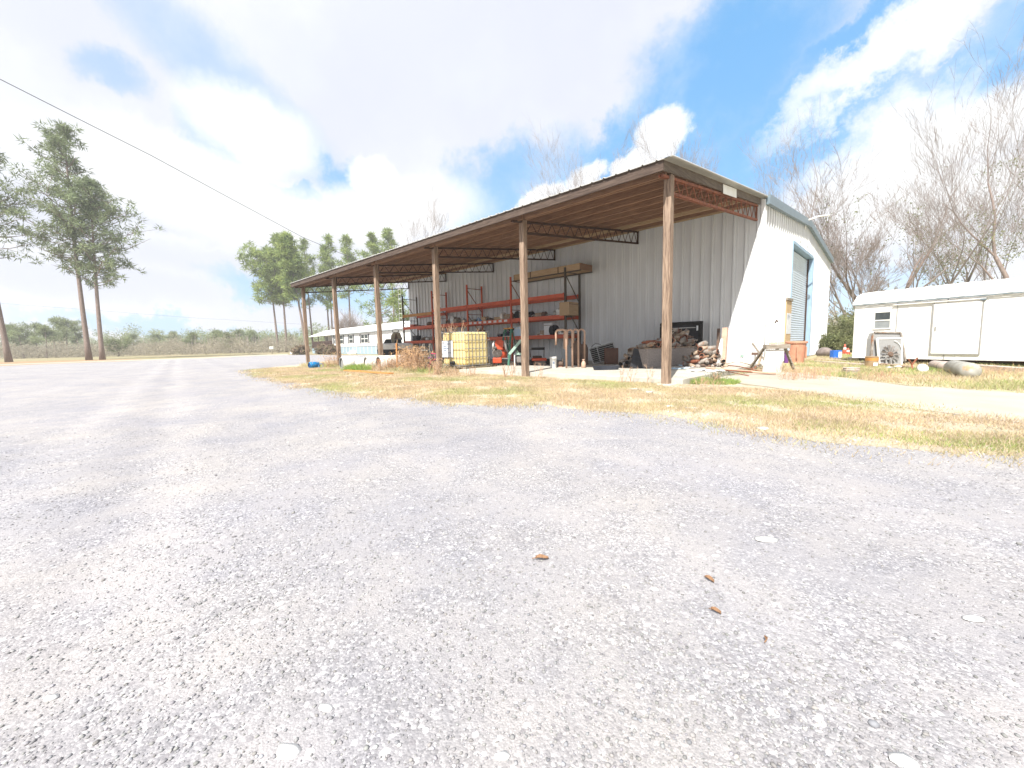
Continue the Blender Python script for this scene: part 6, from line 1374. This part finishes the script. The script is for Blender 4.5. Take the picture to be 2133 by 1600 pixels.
pine(822, 108, 30.5, .60, 4.0, 'pine crown showing over the lean-to roof, rightmost of the row', 19, GM, tufts=200, per=26, size=.75, trunk_r=.3, tuft_r=.8)
pine(799, 70, 13.0, .22, 4.4, 'broad low pine seen beneath the roof above the mobile home', 20, GM, prof=rnd, tufts=170, per=24, size=.5, trunk_r=.24, tuft_r=.55)
pine(842, 78, 11.0, .1, 2.4, 'young pine beside the far corner of the metal wall', 21, GM, prof=rnd, tufts=110, per=36, size=.5, trunk_r=.2, tuft_r=.7)
# ------------------------------------------------------------------ bare trees
def bare(px, depth, top, label, seed, group, trunk_r=.2, spread=.55, levels=5, lean=(0, 0), split=.3, leaves=0, m='grey_bark', stems=1, twigm='twig', up=.4, name='bare_tree', kids=(3, 5), leafpos=1.0):
    h = AT(px, top, depth).z
    r = random.Random(seed); b = G(px, depth); t = thing(name, label, 'tree', (b.x, b.y, -.02), 0, group); A_ = MB(); B_ = MB(); tips = []; cnt = [0]
    def grow(p, d, Ln, rad, lv):
        cnt[0] += 1
        n = 4 if lv < 2 else 3; pts = [p]; c = p.copy(); dd = d.copy()
        for i in range(n): dd = (dd+Vector((r.gauss(0, .11), r.gauss(0, .11), r.gauss(.02, .07)))).normalized(); c = c+dd*Ln/n; pts.append(c.copy())
        e_ = .55 if lv else .5; rr = [max(.0065, rad*(1-(1-e_)*i/n)) for i in range(n+1)]
        (A_ if lv < 2 else B_).tube(pts, rr, 7 if lv == 0 else (5 if lv == 1 else 3), cap=False)
        if lv >= levels: tips.append(pts[-1]); return
        kn = r.randint(*kids)
        for k in range(kn):
            i = n if k < 2 else r.randint(max(1, n-2), n); s = pts[i]; a = r.uniform(0, 6.28); sp = spread*(.35 if k == 0 else r.uniform(.7, 1.3))
            o = Vector((math.cos(a), math.sin(a), 0)); nd = (dd+o*sp+Vector((0, 0, up*.35))).normalized()
            grow(s, nd, Ln*(r.uniform(.68, .88) if k == 0 else r.uniform(.45, .75)), rr[i]*(.82 if k == 0 else r.uniform(.45, .65)), lv+1)
    for s in range(stems):
        a = r.uniform(0, 6.28); q = Vector((math.cos(a), math.sin(a), 0))
        grow(q*.15*(stems > 1), (Vector((lean[0], lean[1], 1))+q*(.28 if stems > 1 else 0)).normalized(), h*split*r.uniform(.85, 1.1), trunk_r*(1 if stems == 1 else .75), 0)
    zz = sorted(v[2] for v in B_.v); zm = zz[int(len(zz)*.975)]; k_ = h/zm
    for q_ in (A_, B_): q_.v = [(x*k_*.9, y*k_*.9, z*k_) for x, y, z in q_.v]
    tips = [Vector((c.x*k_*.9, c.y*k_*.9, c.z*k_)) for c in tips]
    A_.build('trunk', m, t, smooth=True); B_.build('twigs', twigm, t)
    if leaves:
        C = [tips[r.randrange(len(tips))] for _ in range(leaves)]; C = [tuple(c*r.uniform(.75, 1)) for c in C if c.z < h*leafpos] or [tuple(tips[0])]
        V, F, T = leafcloud(C, [.6]*len(C), 14, .13, seed, narrow=.4); rawmesh('crown', V, F, 'leaves', t, tint=T)
    return t
GR = 'bare trees behind the building and trailer'
bare(1668, 44, 240, 'large bare tree rising behind the building ridge', 31, GR, trunk_r=.34, split=.33, levels=6, spread=.62, kids=(2, 4))
bare(1625, 48, 285, 'slighter bare tree behind the roof, left of the large one', 32, GR, trunk_r=.24, split=.33, levels=6, kids=(2, 4), spread=.5)
bare(1838, 34, 372, 'dark forked bare tree at the left end of the trailer', 33, GR, trunk_r=.32, split=.28, levels=6, kids=(2, 4), stems=2, spread=.6, leaves=30, m='pine_bark')
bare(1797, 33, 440, 'bare tree leaning left beside the trailer end', 34, GR, trunk_r=.16, split=.3, levels=5, stems=3, lean=(-.25, -.2), spread=.6)
bare(1928, 33, 235, 'tall bare tree with a long limb slanting up to the right', 35, GR, trunk_r=.22, split=.34, levels=6, kids=(2, 4), spread=.45)
bare(1990, 35, 350, 'bare tree hung with dull green leaves above the middle of the trailer', 36, GR, trunk_r=.26, split=.3, levels=6, kids=(2, 4), spread=.42, leaves=170, leafpos=.75)
bare(2014, 37, 395, 'thin bare tree close right of the leafy one', 37, GR, trunk_r=.15, split=.34, levels=5, spread=.4, leaves=60)
bare(2050, 36, 270, 'slim bare tree behind the right part of the trailer', 38, GR, trunk_r=.16, split=.34, levels=6, kids=(2, 4), spread=.42, leaves=30)
bare(2118, 31, 120, 'tall stout bare tree at the right edge of the photo', 39, GR, trunk_r=.34, split=.3, levels=6, kids=(2, 4), stems=2, spread=.45, m='pine_bark')
bare(1888, 42, 345, 'small distant bare tree between the dark forked one and the tall one', 40, GR, trunk_r=.15, split=.32, levels=5, spread=.5, leaves=25)
bare(1752, 38, 455, 'bare sapling tree in the gap between building and trailer', 41, GR, trunk_r=.12, split=.3, levels=5, stems=2, spread=.6, leaves=30)
bare(1462, 62, 308, 'hazy bare treetop over the lean-to roof near its corner', 42, GR, trunk_r=.3, split=.3, levels=6, spread=.4)
bare(1215, 78, 322, 'hazy bare treetop over the middle of the lean-to roof', 43, GR, trunk_r=.3, split=.3, levels=6, spread=.42)
bare(898, 82, 446, 'small bare treetop over the far part of the lean-to roof', 44, GR, trunk_r=.25, split=.3, levels=6, spread=.42)
GB = 'bare trees behind the mobile home'
bare(705, 92, 665, 'bare bushy tree behind the mobile home near the fifth post', 45, GB, trunk_r=.2, split=.3, levels=5, stems=3, spread=.7)
bare(735, 92, 652, 'bare tree behind the middle of the mobile home roof', 46, GB, trunk_r=.2, split=.3, levels=5, stems=3, spread=.6)
bare(755, 90, 668, 'low bare tree behind the mobile home, left of the broad low pine', 47, GB, trunk_r=.2, split=.3, levels=5, stems=3, spread=.6)
bare(2100, 44, 380, 'leafy brown tree far right behind the trailer', 48, GR, trunk_r=.16, split=.3, levels=5, stems=2, spread=.5, leaves=60)
# ------------------------------------------------------------------ bushes
def bush(px, depth, rw, rh, label, seed, m='bush_red', n=90, per=40, size=.12, group=None, cat='bush', name='bush'):
    r = random.Random(seed); b = G(px, depth); t = thing(name, label, cat, (b.x, b.y, 0), 0, group); C = []
    mb = MB()
    for k in range(n):
        a = r.uniform(0, 6.28); q = r.random()**.5; z = rh*(.1+.9*r.random())*(1-.35*q*q); c = (rw*q*math.cos(a), rw*q*math.sin(a), z); C.append(c)
        if k % 4 == 0: mb.tube([(c[0]*.2, c[1]*.2, 0), (c[0]*.7, c[1]*.7, z*.6), c], [.03, .02, .008], 4, cap=False)
    mb.build('branches', 'grey_bark', t); V, F, T = leafcloud(C, [rh*.16]*n, per, size, seed); rawmesh('foliage', V, F, m, t, tint=T); return t
bush(627, 60, 1.1, 1.4, 'round reddish brown bush at the foot of the leaning pine', 1, size=.16)
bush(672, 60, 1.0, 1.5, 'reddish bush in front of the porch, left one', 2, size=.16, group='bushes before the porch'); bush(690, 56, .9, 1.3, 'reddish green bush in front of the porch, right one', 3, size=.16, group='bushes before the porch')
bush(1752, 26, 1.5, 2.2, 'dull green thicket between the building and the trailer', 5, 'leaves', n=160, per=60, size=.10)
bush(1738, 23, .9, 1.1, 'low yellow green bush by the building corner', 6, 'leaves', n=90, per=60, size=.09)
bush(1775, 30, 1.4, 3.0, 'taller straggly thicket behind the trailer corner', 7, 'leaves', n=110, per=40, size=.11)
# ------------------------------------------------------------------ far woods on the left
def woods(name, px0, px1, d0, d1, h0, h1, n, label, seed, m, per=34, size=.9, zmin=.1, rad=(1.6, 3.2), trunks=0, nar=.16):
    r = random.Random(seed); C, Rr = [], []; mb = MB()
    for k in range(n):
        px = r.uniform(px0, px1); d = r.uniform(d0, d1); b = G(px, d); hh = h0+(h1-h0)*(.5+.5*float(noise2(px*.02, 0, 3, seed)))*r.uniform(.6, 1)
        C.append((b.x, b.y, hh*(zmin+(1-zmin)*r.random()))); Rr.append(r.uniform(*rad))
    V, F, T = leafcloud(C, Rr, per, size, seed, narrow=nar); ob = rawmesh(name, V, F, m, tint=T); ob['kind'] = 'stuff'; ob['label'] = label; ob['category'] = 'woods'
woods('far_brush', -150, 640, 88, 135, 1.4, 5.0, 1900, 'grey brown leafless scrub along the far side of the road', 3, 'far_brush', rad=(.8, 2.0), size=.5, per=44, nar=.09)
woods('treeline', -200, 900, 150, 230, 5, 12.5, 1500, 'far belt of green pinewood along the horizon', 4, 'far_leaves', size=.8, rad=(1.4, 3.0), per=52, nar=.14)
woods('treeline', 330, 900, 125, 150, 3.5, 8.0, 480, 'nearer green pinewood edge left of the pine group', 5, 'far_leaves', size=.65, rad=(1.2, 2.3), per=46, nar=.14)
woods('yard_thicket', 1640, 2500, 50, 75, 1.5, 7, 900, 'dull tangled thicket behind the trailer and trees', 8, 'far_brush', size=.55, rad=(1.0, 2.0), per=26)
GF = 'pines standing out of the far scrub'
for k, (px, top, dp, lab) in enumerate(((30, 681, 100, 'small far pine in the scrub by the left edge'), (48, 688, 98, 'short far pine second from the left edge'), (82, 677, 104, 'far pine with a flat crown left of the tall pair'), (120, 667, 104, 'tallest far pine in the scrub, a layered crown'), (144, 670, 104, 'far pine leaning right, just left of the tall pair'),
        (98, 684, 96, 'low far pine between the flat and the tallest crown'), (245, 712, 92, 'small dark far pine right of the tall pair'), (164, 684, 110, 'far pine crown directly behind the tall pair'), (282, 700, 130, 'far pine in the scrub a little right of the small dark one'), (330, 698, 140, 'far pine midway to the right along the scrub'),
        (362, 694, 140, 'far pine with a round crown midway along the treeline'), (402, 697, 118, 'dark far pine with a bushy crown above the road'), (452, 693, 120, 'green far pine near the middle of the treeline'), (478, 697, 110, 'bushy green far pine with a forked trunk'), (503, 690, 130, 'tall green far pine towards the pine group'), (528, 692, 130, 'green far pine last before the mailbox'))):
    b = G(px, dp); hh = AT(px, top, dp).z
    pine(px, dp, hh, .42 if px < 200 else .3, 2.4 if px < 200 else 2.1, lab, 100+k, GF, tufts=60, per=44, size=.5, trunk_r=.16, tuft_r=.8, m='far_leaves', prof=rnd)
# slender far trunks in the wood edge
mb = MB(); r = random.Random(9)
for k in range(170):
    px = r.uniform(400, 620); dp = r.uniform(112, 140); b = G(px, dp); hh = r.uniform(2.5, 5.5); mb.tube([b, b+Vector((r.uniform(-.4, .4), r.uniform(-.4, .4), hh))], [.11, .04], 3, cap=False)
o = mb.build('far_trunks', 'twig'); o['kind'] = 'stuff'; o['label'] = 'many thin pale trunks at the edge of the far wood'; o['category'] = 'woods'
# mailbox and sign near the pine group
b = G(567, 76); t = thing('mailbox', 'white mailbox on a post left of the pine group by the road', 'mailbox', (b.x, b.y, 0), FACE)
MB().box((-.06, -.06, 0), (.06, .06, .85)).build('post', 'grey_wood', t); MB().box((-.35, -.2, .85), (.35, .3, 1.35)).build('box', 'white_plastic', t, bevel=.06)
b = G(617, 68); o = MB().box((-.9, -.25, 0), (.7, .25, .35)).build('white_block', 'white_plastic', bevel=.05); tag(o, 'low white block lying by the round brown bush', 'block', None, (b.x, b.y, 0), FACE)
# overhead wires
a = AT(-60, 132, 13); b = AT(0, 165, 14.5); m1 = AT(315, 324, 18); e = Vector((-20.9, 6.95, 5.25))
ep = AT(630, 494, 24.5)
o = MB().tube([AT(-260, 22, 11), a, b, AT(160, 246, 16.2), m1, AT(470, 408, 21), ep, e], .014, 6).build('service_wire', 'wire_black'); tag(o, 'thick overhead wire running down across the sky to the lean-to roof', 'wire')
p0_, p1_ = AT(-80, 626, 70), AT(640, 676, 86)
mb = MB(); mb.tube([p0_, AT(140, 642, 74), AT(400, 662, 80), p1_], .018, 4); o = mb.build('roadside_wire', 'wire_black'); tag(o, 'faint thin wire low in the sky above the far treeline', 'wire')
b = G(838, 40); t = thing('antenna_mast', 'slender pale ladder mast beside the far corner of the wall', 'mast', (b.x, b.y, 0), FACE)
MB().tube([(-.1, 0, 0), (-.1, 0, 8.2)], .022, 6).build('upright', 'galvanised', t); MB().tube([(.14, 0, 0), (.14, 0, 7.4)], .016, 6).build('upright', 'galvanised', t)
for k in range(16): MB().tube([(-.1, 0, .5+.45*k), (.14, 0, .5+.45*k)], .012, 5, cap=False).build('rung', 'galvanised', t)

# ------------------------------------------------------------------ the air
hz_ = MB().box((-520, -520, -1.2), (520, 520, 42)); ho = hz_.build('haze', 'hollow_shade'); ho['kind'] = 'stuff'
hm = bpy.data.materials.new('haze_air'); hm.use_nodes = True; ht = hm.node_tree; ht.nodes.clear()
ov = ht.nodes.new('ShaderNodeOutputMaterial'); pv = ht.nodes.new('ShaderNodeVolumePrincipled'); pv.inputs['Color'].default_value = (.93, .95, 1, 1); pv.inputs['Density'].default_value = .0011
ht.links.new(pv.outputs[0], ov.inputs['Volume']); ho.data.materials.clear(); ho.data.materials.append(hm)
